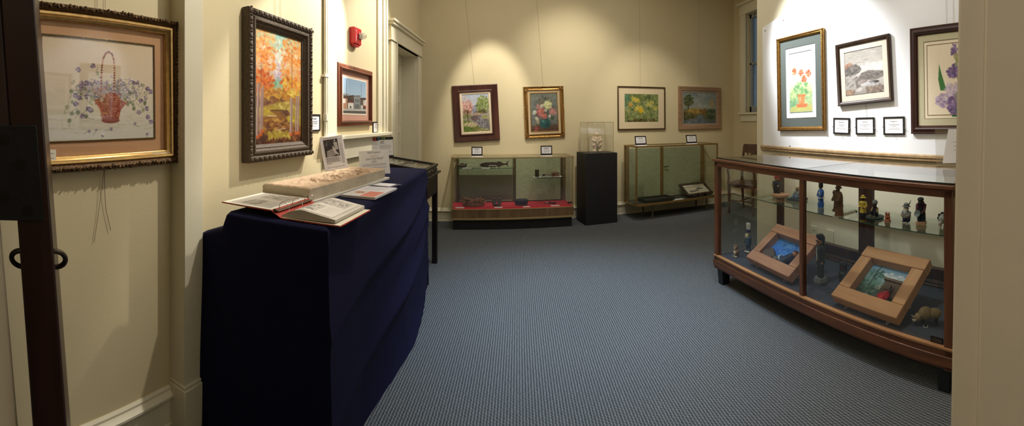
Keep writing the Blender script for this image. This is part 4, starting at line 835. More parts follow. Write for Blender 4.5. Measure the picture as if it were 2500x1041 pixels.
def slab():
    e = thing('stone_relief', 'tan carved stone relief slab with rough rounded figures, lying on the navy table', 'sculpture', (-1.090, 2.225, TZ + .0160), (0, 0, SA))
    lx, ly, hz = .30, .93, .064; nx, ny = 56, 180
    bumps = []
    for cy in (-.16, -.02, .12, .22, .30):
        for _ in range(13): bumps.append((random.gauss(.015, .05), cy + random.gauss(0, .04), random.uniform(.02, .05), random.uniform(.006, .014), random.uniform(.7, 2.6), random.uniform(.008, .018)))
    for _ in range(16): bumps.append((random.uniform(-.08, .07), random.uniform(-.34, -.16), random.uniform(.012, .03), random.uniform(.008, .015), random.uniform(0, PI), random.uniform(.002, .007)))
    holes = [(random.gauss(.03, .04), random.choice((-.16, -.02, .12, .26)) + random.gauss(0, .03), random.uniform(.008, .016), random.uniform(.014, .03)) for _ in range(44)]
    def hgt(x, y):
        d = min(lx / 2 - abs(x), ly / 2 - abs(y)); rec = 0.012 * min(1, max(0, (d - .02) / .02)); z = -rec
        for bx, by, ra, rb, an, hh in bumps:
            dx, dy = x - bx, y - by; ca, sa = math.cos(an), math.sin(an); q = ((dx * ca + dy * sa) / ra) ** 2 + ((-dx * sa + dy * ca) / rb) ** 2
            if q < 1 and d > .012: z = max(z, -rec + hh * math.sqrt(1 - q) * min(1, (d - .012) / .02))
        if d > .03:
            for bx, by, r_, hh in holes:
                q = ((x - bx) ** 2 + (y - by) ** 2) / r_ ** 2
                if q < 1: z -= hh * (1 - q)
        return z + .0007 * fbm(x * 40, y * 40) - (.006 * (1 - d / .005) ** 2 if d < .005 else 0) - .012 * max(0, (abs(x) * 1.0 - .12) / .02) * (x < 0) * .5
    vs = []; g = G()
    for j in range(ny + 1):
        for i in range(nx + 1):
            x, y = -lx / 2 + lx * i / nx, -ly / 2 + ly * j / ny; vs.append((x, y, hz + hgt(x, y)))
    g.add(vs, [(j * (nx + 1) + i, j * (nx + 1) + i + 1, (j + 1) * (nx + 1) + i + 1, (j + 1) * (nx + 1) + i) for j in range(ny) for i in range(nx)], 1)
    per = [i for i in range(nx + 1)] + [(j * (nx + 1) + nx) for j in range(1, ny + 1)] + [ny * (nx + 1) + i for i in range(nx - 1, -1, -1)] + [j * (nx + 1) for j in range(ny - 1, 0, -1)]
    n = len(per); v2 = []
    for lv in range(5):
        t = lv / 4
        for q in per:
            x, y, z = vs[q]; w = .0012 * fbm(x * 6 + lv, y * 6 + lv * 2) * (0 < lv < 4); k = 1 + (w if True else 0) / .15; v2.append((x * k - .004 * t * math.copysign(1, x) * 0, y + w, z * (1 - t)))
    g.add(v2, [(l * n + i, (l + 1) * n + i, (l + 1) * n + (i + 1) % n, l * n + (i + 1) % n) for l in range(4) for i in range(n)], 0)
    g.build('slab', [STONE, STONE2], e, ang=50)
slab()
# ring binder lying open
def binder():
    e = thing('ring_binder', 'open ring binder with photo pages in clear sleeves on the near end of the table', 'binder', (-.945, 1.585, TZ + .002), (0, 0, R(-1)))
    COV = [mat('binder_cover_print', (52, 24, 24), .5, var=.7, scale=26), mat('binder_red_edge', (176, 58, 44), .5, var=.5, scale=60), PAPERC]
    g = G(); g.box((-.315, -.16, .026), (-.035, .155, .030), 0); g.box((-.312, -.157, .0302), (-.037, .152, .0312), 2)
    g.prism([(-.035, .026), (-.035, .030), (.015, .004), (.015, .0)], -.16, .155, 1); g.box((.015, -.16, 0), (.29, .155, .004), 1); g.box((.018, -.157, .0042), (.287, .152, .0052), 2)
    g.box((-.315, -.1612, .0255), (-.035, -.16, .0302), 1)
    g.build('cover', COV, e)
    SLV = glass('clear_sleeve_plastic', (.97, .97, .96), .05, .12)
    def page(seed, w, h):
        c = Cv(120, 130, (222, 216, 206)); rng = np.random.default_rng(seed)
        for bx in ((.16, .08, .92, .44), (.20, .54, .60, .92)):
            u0, v0, u1, v1 = bx; c.poly([(u0, v0), (u1, v0), (u1, v1), (u0, v1)], (196, 190, 182)); c.dabs((u0 + .03, v0 + .03, u1 - .03, v1 - .03), 90, .05, [(150, 146, 142), (206, 202, 196), (120, 116, 112), (176, 172, 166)], .6)
        for k in range(9): c.line([(.66, .56 + k * .04), (.9 - .05 * (k % 3), .56 + k * .04)], .008, (150, 146, 142), .7)
        return c
    # left page: one sheet
    o = page(1, .21, .27).mesh('page_print', .225, .28, 0, e, loc=(-.165, 0, .0322), rot=(R(-90), 0, R(0))); o.rotation_euler = (R(-90), 0, 0)
    g = G(); g.box((-.285, -.145, .0314), (-.045, .145, .0320)); g.build('page', PAPER, e)
    g = G(); g.quad((-.285, -.145, .0336), (-.045, -.145, .0336), (-.045, .145, .0336), (-.285, .145, .0336)); g.build('sleeve', SLV, e)
    # right pages: a swollen block, arching up from the rings
    g = G(); nx = 26; vs = []; top = lambda s: .012 + .034 * math.sin(min(1, s * 2.3) * PI / 2) - .024 * max(0, s - .4) / .6
    for y in (-.148, .148):
        for i in range(nx + 1): s = i / nx; vs.append((.012 + .25 * s, y, top(s)))
        for i in range(nx + 1): s = i / nx; vs.append((.012 + .25 * s, y, .0055 + (.005 if s > .1 else .0) * s))
    m_ = nx + 1; fs = [(i, i + 1, 2 * m_ + i + 1, 2 * m_ + i) for i in range(nx)] + [(m_ + i, 3 * m_ + i, 3 * m_ + i + 1, m_ + i + 1) for i in range(nx)] + [(i, m_ + i, m_ + i + 1, i + 1) for i in range(nx)] + [(2 * m_ + i, 2 * m_ + i + 1, 3 * m_ + i + 1, 3 * m_ + i) for i in range(nx)] + [(nx, m_ + nx, 3 * m_ + nx, 2 * m_ + nx), (0, 2 * m_, 3 * m_, m_)]
    g.add(vs, fs); g.build('page_stack', mat('layered_page_edges', (206, 200, 190), .7, var=.25, scale=3, stretch=(1, 1, 260)), e, ang=60)
    def bend(o, w):
        me = o.data; n = len(me.vertices); co = np.empty(n * 3, np.float32); me.vertices.foreach_get('co', co); co = co.reshape(-1, 3); X = co[:, 0] + w / 2; s = X / .25 + .03; T = np.array([top(min(1, q)) for q in s]); new = np.stack([.012 + .25 * s, co[:, 2], T + .0012], -1); me.vertices.foreach_set('co', new.astype(np.float32).ravel()); me.update()
    o = page(2, .22, .28).mesh('page_print', .222, .275, 0, e); bend(o, .222)
    CH = mat('chrome_ring', (190, 186, 178), .18, 1.0)
    g = G(); g.box((-.026, -.145, .0235), (-.006, .145, .028)); rp = g.build('ring_plate', mat('steel_ring_plate', (120, 108, 96), .35, .8), e, bevel=.002)
    for y in (-.108, 0, .108):
        g = G(); g.tube([(-.003 + .026 * math.cos(a), y, .030 + .030 * math.sin(a)) for a in np.linspace(-.5, PI + .3, 22)], .0016, 8); g.build('ring', CH, rp)
    g = G(); g.ell((-.02, -.15, .026), (.012, .008, .010), n=10); g.build('ring_lever', mat('dark_ring_lever', (60, 42, 36), .4, .5), rp)
binder()
# booklets and slips of paper
e = thing('booklet', 'glossy white booklet with a salmon block and photo on its cover, on the navy table', 'booklet', (-.812, 2.15, TZ + .002), (0, 0, R(-3)))
c = Cv(100, 160, (226, 224, 230)); c.poly([(.5, .52), (.95, .52), (.95, .98), (.5, .98)], (214, 132, 116)); c.poly([(.06, .5), (.46, .5), (.46, .95), (.06, .95)], (206, 200, 196)); c.blob(.3, .66, .14, .08, 40, .06, [(176, 112, 76), (190, 130, 90)], .8)
for k in range(4): c.line([(.15, .12 + k * .09), (.8 - .1 * (k % 2), .12 + k * .09)], .035, (130, 134, 170), .6)
c.line([(.06, .97), (.46, .97)], .03, (110, 108, 116), .7)
g = G(); g.box((-.098, -.165, 0), (.098, .165, .009)); g.box((-.094, -.168, .009), (.102, .160, .013)); g.build('page_block', PAPER, e)
o = c.mesh('cover', .194, .326, 0, e, loc=(.004, -.004, .0134)); o.rotation_euler = (R(-90), 0, 0); o.rotation_euler = (R(-90), 0, 0)
g = G(); g.box((-.06, -.055, 0), (.06, .055, .0012)); tag(g.build('paper_slip', PAPER, loc=(-.835, 2.47, TZ + .0022), rot=(0, 0, R(-8))), 'small blank white paper slip just beyond the booklet', 'paper')
g = G(); g.box((-.012, -.075, 0), (.012, .075, .0015)); tag(g.build('paper_strip', mat('dark_edged_paper', (96, 96, 116), .7), loc=(-.762, 2.44, TZ + .0022), rot=(0, 0, R(-14))), 'narrow dark paper strip beside the small white slip on the table', 'paper')
# newspaper page in an upright holder, sign card
def facing(x, y, px, extra=0): t = (px - CX) / F; return -t + R(extra)
def news():
    p0 = at_r(822, 415, 2.74); a = facing(0, 0, 822, 4)
    e = thing('newspaper_clipping', 'newspaper page with black and white photo, propped up on the stone slab', 'newspaper', (p0.x, p0.y, TZ + .0825)); w, h = .158, .232
    e.rotation_euler = (Matrix.Rotation(a, 3, 'Z') @ Matrix.Rotation(R(-16), 3, 'X') @ Matrix.Rotation(R(-9), 3, 'Y')).to_euler()
    g = G(); g.box((-w / 2, 0, 0), (w / 2, .006, h)); g.build('page', PAPER, e, bevel=.001)
    c = Cv(110, 130, (70, 66, 64)); c.blob(.3, .3, .4, .35, 90, .06, [(50, 46, 46), (84, 80, 76), (36, 34, 36)], .7); c.blob(.20, .22, .08, .14, 14, .05, [(150, 146, 140)], .5); c.poly([(.15, .66), (.58, .55), (.78, .88), (.45, 1), (.1, 1)], (160, 154, 150)); c.blob(.4, .8, .25, .16, 60, .05, [(176, 170, 166), (140, 134, 130)], .6)
    c.ell(.78, .10, .06, .07, (206, 200, 196)); c.poly([(.68, .2), (.92, .2), (.96, .62), (.74, .64)], (190, 184, 180)); c.ell(.62, .45, .05, .06, (200, 194, 190)); c.poly([(.55, .5), (.70, .5), (.78, .72), (.95, .92), (.88, .95), (.66, .8)], (206, 200, 196)); c.dabs((.5, .1, 1, .9), 20, .03, [(60, 56, 56)], .5)
    c.mesh('photograph', w * .62, h * .52, -.0008, e, loc=(-w * .055, 0, h * .655))
    random.seed(5); g = G(); g.text('Stone Carving A Lost Art', h * .052, (0, -.0008, h * .07), 0, width=w * .72); g.lines(-w * .36, w * .26, h * .36, 7, h * .022, h * .010, -.0008, 0, .1); g.lines(-w * .36, -.02, h * .19, 1, 1, h * .012, -.0008, 0)
    g.text('ARE', h * .045, (w * .36, -.0008, h * .87), 0); g.text('Park', h * .045, (w * .36, -.0008, h * .80), 0); g.lines(w * .29, w * .44, h * .75, 26, h * .023, h * .010, -.0008, 1, .2); g.lines(-w * .36, w * .3, h * .945, 1, 1, h * .012, -.0008, 0, .5); g.build('newsprint', [INK, INKL], e)
news()
def sign():
    p0 = at_r(916, 424, 3.08); a = facing(0, 0, 916, 0)
    e = thing('sign_card', 'white sign card headed Relief Sculpture standing at the far end of the slab', 'sign', (p0.x, p0.y, TZ + .006)); w, h = .228, .182
    e.rotation_euler = (Matrix.Rotation(a, 3, 'Z') @ Matrix.Rotation(R(-12), 3, 'X') @ Matrix.Rotation(R(-4), 3, 'Y')).to_euler()
    g = G(); g.box((-w / 2, 0, 0), (w / 2, .004, h)); g.build('card', PAPER, e); g = G(); y = -.0008; random.seed(9)
    GI = mat('grey_script_ink', (120, 122, 126), .8)
    g.text('Relief Sculpture', .024, (0, y, h * .88), 0, width=w * .44, shear=.3); g.lines(-w * .13, w * .13, h * .76, 1, 1, .003, y, 1, .1, True); g.text('Lester Dyle Wykoff', .026, (0, y, h * .61), 0, width=w * .58, shear=.2)
    g.lines(-w * .1, w * .1, h * .54, 2, h * .05, .003, y, 1, .4, True); g.lines(-w * .40, w * .40, h * .42, 2, h * .055, .003, y, 1, .15, True); g.lines(-w * .38, w * .40, h * .27, 1, 1, .003, y, 1, .1, True); g.lines(-w * .1, w * .36, h * .15, 3, h * .04, .0025, y, 1, .3); g.build('lettering', [GI, INKL], e)
    g = G(); g.prism([(-.03, .005), (.03, .005), (.02, h * .6), (-.02, h * .6)], .005, .008); g.build('easel_back', FOAM, e, rot=(R(-14), 0, 0))
sign()
# ================================================================ dark slant-top display desk beyond the table
EBON = wood('ebony_stained_wood', (14, 9, 8), (34, 24, 20), .4, axis=2, freq=7)
def desk():
    y0, y1, x0, x1 = 3.49, 4.03, -1.385, -.80; e = thing('display_desk', 'dark stained slant-top display desk with glazed lid and tall legs, beyond the navy table', 'desk', ((x0 + x1) / 2, (y0 + y1) / 2, 0)); ox, oy = -(x0 + x1) / 2, -(y0 + y1) / 2
    X0, X1, Y0, Y1 = x0 + ox, x1 + ox, y0 + oy, y1 + oy; zf, zb = .982, 1.062
    for (x, y) in ((X0 + .03, Y0 + .03), (X0 + .03, Y1 - .03), (X1 - .026, Y0 + .026), (X1 - .026, Y1 - .026)):
        g = G(); g.box((x - .025, y - .025, 0), (x + .025, y + .025, .9)); g.build('leg', EBON, e, bevel=.003)
    g = G(); g.box((X0, Y0 + .01, .71), (X1 - .005, Y0 + .03, .905)); g.box((X0, Y1 - .03, .71), (X1 - .005, Y1 - .01, .905)); g.box((X1 - .025, Y0 + .01, .71), (X1 - .005, Y1 - .01, .905)); g.box((X0, Y0 + .01, .71), (X0 + .02, Y1 - .01, .905)); g.build('apron', EBON, e, bevel=.002)
    g = G(); g.box((X0, Y0 - .01, .905), (X1 + .03, Y1 + .012, .922)); g.build('ledge', EBON, e, bevel=.004)
    g = G()
    def sl(x): return zf + (zb - zf) * (X1 - x) / (X1 - X0)
    def side(y_a, y_b): g.prism([(X0, .922), (X1 - .01, .922), (X1 - .01, sl(X1) - .01), (X0, sl(X0) - .01)], y_a, y_b)
    side(Y0, Y0 + .018); side(Y1 - .018, Y1); g.box((X1 - .028, Y0, .922), (X1 - .01, Y1, sl(X1) - .012)); g.box((X0, Y0, .922), (X0 + .018, Y1, sl(X0) - .012)); g.box((X0 + .018, Y0 + .018, .922), (X1 - .028, Y1 - .018, .93)); lb = g.build('lid_box', EBON, e, bevel=.002)
    tilt = math.atan2(zb - zf, X1 - X0); L_ = math.hypot(zb - zf, X1 - X0)
    M = Matrix.Translation(((X0 + X1) / 2, (Y0 + Y1) / 2, (zf + zb) / 2)) @ Matrix.Rotation(tilt, 4, 'Y')
    g = G(); g.M = M; w = .032
    g.box((-L_ / 2, Y0 - .004, -.012), (L_ / 2, Y0 + w, .008)); g.box((-L_ / 2, Y1 - w, -.012), (L_ / 2, Y1 + .004, .008)); g.box((-L_ / 2, Y0, -.012), (-L_ / 2 + w, Y1, .008)); g.box((L_ / 2 - w, Y0, -.012), (L_ / 2 + .004, Y1, .008)); g.box((.03, Y0, -.012), (.045, Y1, .0)); lf = g.build('lid_frame', EBON, e, bevel=.003)
    g = G(); g.M = M; g.quad((-L_ / 2 + w, Y0 + w, -.002), (L_ / 2 - w, Y0 + w, -.002), (L_ / 2 - w, Y1 - w, -.002), (-L_ / 2 + w, Y1 - w, -.002)); g.build('lid_glass', glass('desk_lid_glass', (.94, .95, .93), .05), lf)
    g = G(); g.M = M; g.box((-L_ / 2 + .02, Y0 + .02, -.045), (L_ / 2 - .03, Y1 - .02, -.035)); g.build('tray_lining', mat('pale_grey_felt', (150, 146, 132), .95, var=.1, scale=60), e)
    for k, yy in enumerate((Y0 + .10, Y0 + .22, Y1 - .10)):
        g = G(); g.lathe([(.008, 0), (.005, .012), (.012, .018), (.012, .024), (.004, .028)], (0, 0, 0), 12, axis='X'); g.build('knob', mat('nickel_knob', (206, 200, 190), .2, 1.0), lb, loc=(X1 - .012, yy, .953))
    return M, L_, (x0 + x1) / 2, (y0 + y1) / 2, Y0, Y1
DM_ = desk()
def flints():
    M, L_, cx, cy, Y0, Y1 = DM_; FL = mat('pale_flint', (186, 182, 172), .6, var=.3, scale=40); FL2 = mat('grey_flint', (140, 136, 128), .6, var=.3, scale=40); proto = None; random.seed(11)
    lab = 'grey and white flint pieces laid in rows under the slanted glass of the dark desk'
    for r_, xx in enumerate((.085, .125, .165, .205, -.06, -.12, -.19)):
        for k in range(9):
            yy = Y0 + .05 + k * (Y1 - Y0 - .1) / 8; 
            if proto is None or (r_ == 0 and k < 3):
                g = G(); g.ell((0, 0, 0), (.015, .022, .006), n=7, rot=Euler((0, 0, .3 * k))); o = g.build('flint', FL if k != 1 else FL2, smooth=False); proto = proto or []; proto = (proto if isinstance(proto, list) else []) + [o]
            else:
                o = random.choice(proto).copy(); COL.objects.link(o)
            p = M @ Vector((xx, yy, -.028)); o.location = (p.x + cx, p.y + cy, p.z); o.rotation_euler = (0, DTILT, random.uniform(0, 3)); tag(o, lab, 'flint', 'flint pieces in the slant-top desk')
DTILT = math.atan2(.08, .585)
flints()
# black holder with clipped papers on the desk
def holder():
    e = thing('paper_holder', 'black upright document holder standing behind the sign card, clips along its top edge', 'holder', (0, 0, 0)); q = at_r(934, 340, 3.93); a = facing(0, 0, 934, 0); zb_ = 1.075; w, h = .215, 1.42 - .040 * 3.93 + .0 - zb_
    e.location = (q.x, q.y, zb_); e.rotation_euler = (Matrix.Rotation(a, 3, 'Z') @ Matrix.Rotation(R(-6), 3, 'X') @ Matrix.Rotation(R(-2), 3, 'Y')).to_euler()
    g = G(); g.box((-w / 2, .003, 0), (w / 2, .008, h)); g.box((-w / 2, -.02, 0), (w / 2, .008, .006)); g.build('back_panel', mat('black_acrylic', (26, 25, 26), .3), e, bevel=.001); R_ = e.rotation_euler.to_matrix()
    def paper(label, x0, x1, z0, z1, y, seed, txt=None):
        ee = thing('clipped_paper', label, 'paper', e.location + R_ @ Vector(((x0 + x1) / 2, y, (z0 + z1) / 2)), e.rotation_euler); w_, h_ = x1 - x0, z1 - z0; random.seed(seed)
        g = G(); g.box((-w_ / 2, 0, -h_ / 2), (w_ / 2, .0012, h_ / 2), 0)
        if txt: g.lines(-w_ * .42, -w_ * .1, h_ * .36, 2, h_ * .09, .005, -.0006, 1, .2); g.lines(-w_ * .45, w_ * .45, h_ * .14, 5, h_ * .06, .003, -.0006, 2, .2); g.lines(w_ * .1, w_ * .4, -h_ * .25, 2, h_ * .07, .003, -.0006, 2, .2)
        else: g.lines(-w_ * .3, w_ * .3, h_ * .28, 2, h_ * .16, .003, -.0006, 2, .3); g.lines(-w_ * .3, w_ * .3, -h_ * .2, 1, 1, .003, -.0006, 2, .3)
        g.build('sheet', [PAPER, INK, INKL], ee)
    paper('larger white printed sheet clipped to the right of the black document holder', -.03, .105, .012, h - .026, -.002, 2, True)
    paper('smaller white note clipped to the left of the black document holder', -.098, -.022, .058, h - .034, -.005, 4)
    for x, dz, c, nm in ((-.082, 0, (206, 84, 54), 'orange-red'), (-.064, -.008, (200, 70, 50), 'deep red'), (-.034, 0, (50, 120, 150), 'blue'), (-.0, .004, (120, 130, 60), 'olive green'), (.022, 0, (134, 160, 84), 'light green'), (.06, .006, (70, 66, 64), 'dark grey'), (.086, .008, (40, 38, 40), 'black')):
        g = G(); pts = [(-.0045, -.006, -.014), (-.0045, -.006, .016), (0, -.006, .021), (.0045, -.006, .016), (.0045, -.006, -.018), (0, -.006, -.023), (-.003, -.006, -.019), (-.003, -.006, .008)]; g.tube(pts, .0019, 6)
        tag(g.build('paper_clip', mat(nm.replace('-', '_').replace(' ', '_') + '_clip', c, .35), loc=e.location + R_ @ Vector((x, 0, h - .012 + dz)), rot=e.rotation_euler), nm + ' paper clip on the top edge of the black document holder', 'paper clip', 'paper clips on the document holder')
holder()
# ================================================================ the two low showcases and the pedestal along the back wall
BRASS = mat('dull_brass_frame', (150, 122, 70), .4, .55, var=.12, scale=10)
CHAMP = mat('champagne_metal_frame', (176, 156, 112), .42, .4, var=.08, scale=10)
SCG = glass('showcase_glass', (.90, .93, .905), .045)
SHG = glass('shelf_glass', (.88, .95, .91), .05)
GEDGE = mat('green_glass_edge', (60, 90, 74), .2, var=.1)
def ripple(name, c1, c2):
    m, nt, b = new_mat(name); L = nt.links; tc = N(nt, 'ShaderNodeTexCoord'); wv = N(nt, 'ShaderNodeTexNoise', Scale=38.0, Detail=2.0, Distortion=1.5); L.new(tc.outputs['Object'], wv.inputs['Vector'])
    rp = N(nt, 'ShaderNodeValToRGB'); rp.color_ramp.elements[0].position = .35; rp.color_ramp.elements[1].position = .65; rp.color_ramp.elements[0].color = rgba(c1); rp.color_ramp.elements[1].color = rgba(c2); L.new(wv.outputs['Fac'], rp.inputs['Fac']); L.new(rp.outputs['Color'], b.inputs['Base Color']); b.inputs['Roughness'].default_value = .5
    bp = N(nt, 'ShaderNodeBump', Strength=.4, Distance=.006); L.new(wv.outputs['Fac'], bp.inputs['Height']); L.new(bp.outputs['Normal'], b.inputs['Normal']); return m
RIPPLE = ripple('rippled_green_panel', (152, 158, 126), (172, 178, 144))
def case_a():
    a = math.atan(.128); fl = Vector((-.853, 5.235, 0)); w, d, h = 1.60, .465, .945
    e = thing('glass_showcase', 'long low glass showcase with walnut base and red felt floor', 'showcase', fl, (0, 0, a))
    WAL = wood('walnut_veneer_base', (96, 74, 50), (132, 106, 76), .45, axis=2, freq=6)
    g = G(); g.box((.01, .03, 0), (w - .01, d, .13)); g.build('toe_kick', mat('black_plinth', (22, 23, 26), .6, var=.4, scale=20), e, bevel=.003)
    g = G(); g.box((-.01, 0, .155), (w + .01, d, .266)); g.build('base', WAL, e, bevel=.002)
    g = G(); g.box((-.014, -.006, .13), (w + .014, d, .155)); g.build('base_strip', CHAMP, e, bevel=.002)
    g = G(); g.box((.0, .004, .266), (w - .0, d - .012, .276)); g.build('felt_floor', mat('red_felt', (206, 48, 62), .95, var=.06, scale=60), e)
    f = .016; g = G()
    for x in (-.008, w - .012):
        for y in (0, d - .02): g.box((x, y, .266), (x + .02, y + .02, h))
    g.box((-.01, -.004, h - .018), (w + .01, .018, h)); g.box((-.01, d - .018, h - .018), (w + .01, d, h)); g.box((-.01, 0, h - .018), (.012, d, h)); g.box((w - .012, 0, h - .018), (w + .01, d, h)); g.box((-.008, -.003, .262), (w + .008, .004, .274)); g.build('metal_frame', CHAMP, e, bevel=.002)
    def pane(n, *q):
        g = G(); g.quad(*q); return g.build(n, SCG, e)
    pane('front_glass', (0, .005, .29), (w, .005, .29), (w, .005, h - .01), (0, .005, h - .01)); pane('top_glass', (0, 0, h - .004), (w, 0, h - .004), (w, d, h - .004), (0, d, h - .004)); pane('side_glass', (0, 0, .29), (0, d, .29), (0, d, h), (0, 0, h)); pane('side_glass', (w, 0, .29), (w, d, .29), (w, d, h), (w, 0, h))
    xm = w * .54; g = G(); g.box((.06, d - .03, .29), (xm - .02, d - .012, h - .02)); g.box((xm + .02, d - .03, .29), (w - .06, d - .012, h - .02)); g.build('back_panel', RIPPLE, e)
    g = G(); g.box((.075, d - .034, .31), (xm - .03, d - .03, .66)); g.build('dark_reflection_sheet', mat('dark_olive_reflection', (100, 92, 68), .6, var=.05), e)  # dark sheet added for the dim reflection across the lower left panel
    STI = mat('dark_brass_stile', (92, 76, 48), .45, .4)
    for x in (.05, xm - .022, w - .07): g = G(); g.box((x, d - .05, .29), (x + .034, d - .02, h - .018)); g.build('back_stile', STI, e, bevel=.002)
    for (x0, x1, z) in ((.02, xm - .02, .775), (xm + .27, w - .05, .635)):
        g = G(); g.box((x0, .16, z), (x1, d - .05, z + .006), 0); g.box((x0, .157, z), (x1, .16, z + .006), 1); g.build('glass_shelf', [SHG, GEDGE], e)
    g = G(); g.box((0, 0, 0), (.062, .002, .024), 0); g.text('m', .03, (.03, -.0006, .005), 1); g.build('maker_plate', [mat('black_maker_plate', (20, 18, 18), .4), mat('plate_marks', (120, 100, 90), .5)], e, loc=(w - .075, -.001, .312))
    return e, a
CASEA, AA = case_a()
def case_b():
    fl = Vector((1.63, 5.50, 0)); a = math.atan(.19); w, d, h, zb_ = 1.46, .40, 1.06, .205
    e = thing('glass_showcase', 'brass framed glass showcase on slender metal legs with pale green back, below the daffodil picture', 'showcase', fl, (0, 0, a))
    f = .02; g = G()
    for x in (0, w - f):
        for y in (0, d - f): g.box((x, y, zb_), (x + f, y + f, h))
    for z in (zb_, h - f):
        g.box((0, 0, z), (w, f, z + f + (.012 if z == zb_ else 0))); g.box((0, d - f, z), (w, d, z + f)); g.box((0, 0, z), (f, d, z + f)); g.box((w - f, 0, z), (w, d, z + f))
    g.build('brass_frame', BRASS, e, bevel=.002)
    g = G(); g.box((f, f, zb_ + .006), (w - f, d - f, zb_ + .022)); g.build('floor_panel', mat('dark_grey_case_floor', (66, 64, 54), .7), e)
    for n, q in (('front_glass', ((0, .008, zb_), (w, .008, zb_), (w, .008, h), (0, .008, h))), ('side_glass', ((.008, 0, zb_), (.008, d, zb_), (.008, d, h), (.008, 0, h))), ('side_glass', ((w - .008, 0, zb_), (w - .008, d, zb_), (w - .008, d, h), (w - .008, 0, h))), ('top_glass', ((0, 0, h - .006), (w, 0, h - .006), (w, d, h - .006), (0, d, h - .006)))):
        g = G(); g.quad(*q); g.build(n, SCG, e)
    xm = w * .44; g = G(); g.box((.045, d - .02, zb_ + .03), (xm - .02, d - .008, h - .06)); g.box((xm + .02, d - .02, zb_ + .03), (w - .07, d - .008, h - .06)); g.build('back_panel', RIPPLE, e)
    for x in (xm - .028, .022, w - .075): g = G(); g.box((x, d - .035, zb_ + .02), (x + .05, d - .012, h - .02)); g.build('back_stile', BRASS, e, bevel=.002)
    g = G(); g.tube([(xm + .028, d - .045, .70), (xm + .11, d - .045, .705)], .006, 8); g.build('door_latch', mat('dark_latch', (60, 48, 30), .4, .6), e)
    LEGM = mat('grey_metal_leg', (120, 112, 96), .35, .7)
    for x in (.30, w - .18):
        for y in (.06, d - .05): g = G(); g.lathe([(.026, 0), (.026, .008), (.013, .012), (.013, zb_ - .02), (.02, zb_)], (0, 0, 0), 14); g.build('leg', LEGM, e, loc=(x, y, 0))
    return e, a
CASEB, AB = case_b()
# pedestal with acrylic cover
a = math.atan(.20); e = thing('pedestal', 'black square pedestal between the two glass showcases', 'pedestal', (.905, 5.456, 0), (0, 0, a))
g = G(); g.box((0, 0, 0), (.475, .36, .975)); g.build('plinth', mat('black_painted_plinth', (24, 23, 27), .55, var=.2, scale=10), e, bevel=.004)
PED = e
e = thing('acrylic_cover', 'clear acrylic box cover standing on top of the black pedestal', 'cover', PED.matrix_basis @ Vector((.045, .03, .9755)), (0, 0, a))
ACR = glass('clear_acrylic', (.955, .955, .95), .06)
g = G(); W_, D_, H_ = .385, .30, .425
for q in (((0, 0, 0), (W_, 0, 0), (W_, 0, H_), (0, 0, H_)), ((W_, 0, 0), (W_, D_, 0), (W_, D_, H_), (W_, 0, H_)), ((W_, D_, 0), (0, D_, 0), (0, D_, H_), (W_, D_, H_)), ((0, D_, 0), (0, 0, 0), (0, 0, H_), (0, D_, H_)), ((0, 0, H_), (W_, 0, H_), (W_, D_, H_), (0, D_, H_))): g.quad(*q)
g.build('panes', ACR, e, smooth=False)
g = G()
for p_, q_ in (((0, 0, 0), (0, 0, H_)), ((W_, 0, 0), (W_, 0, H_)), ((0, 0, H_), (W_, 0, H_)), ((0, D_, H_), (W_, D_, H_)), ((0, 0, H_), (0, D_, H_)), ((W_, 0, H_), (W_, D_, H_)), ((0, D_, 0), (0, D_, H_)), ((W_, D_, 0), (W_, D_, H_))): g.tube([p_, q_], .0022, 6)
g.build('edges', glass('acrylic_edge', (.72, .70, .62), .08), e)
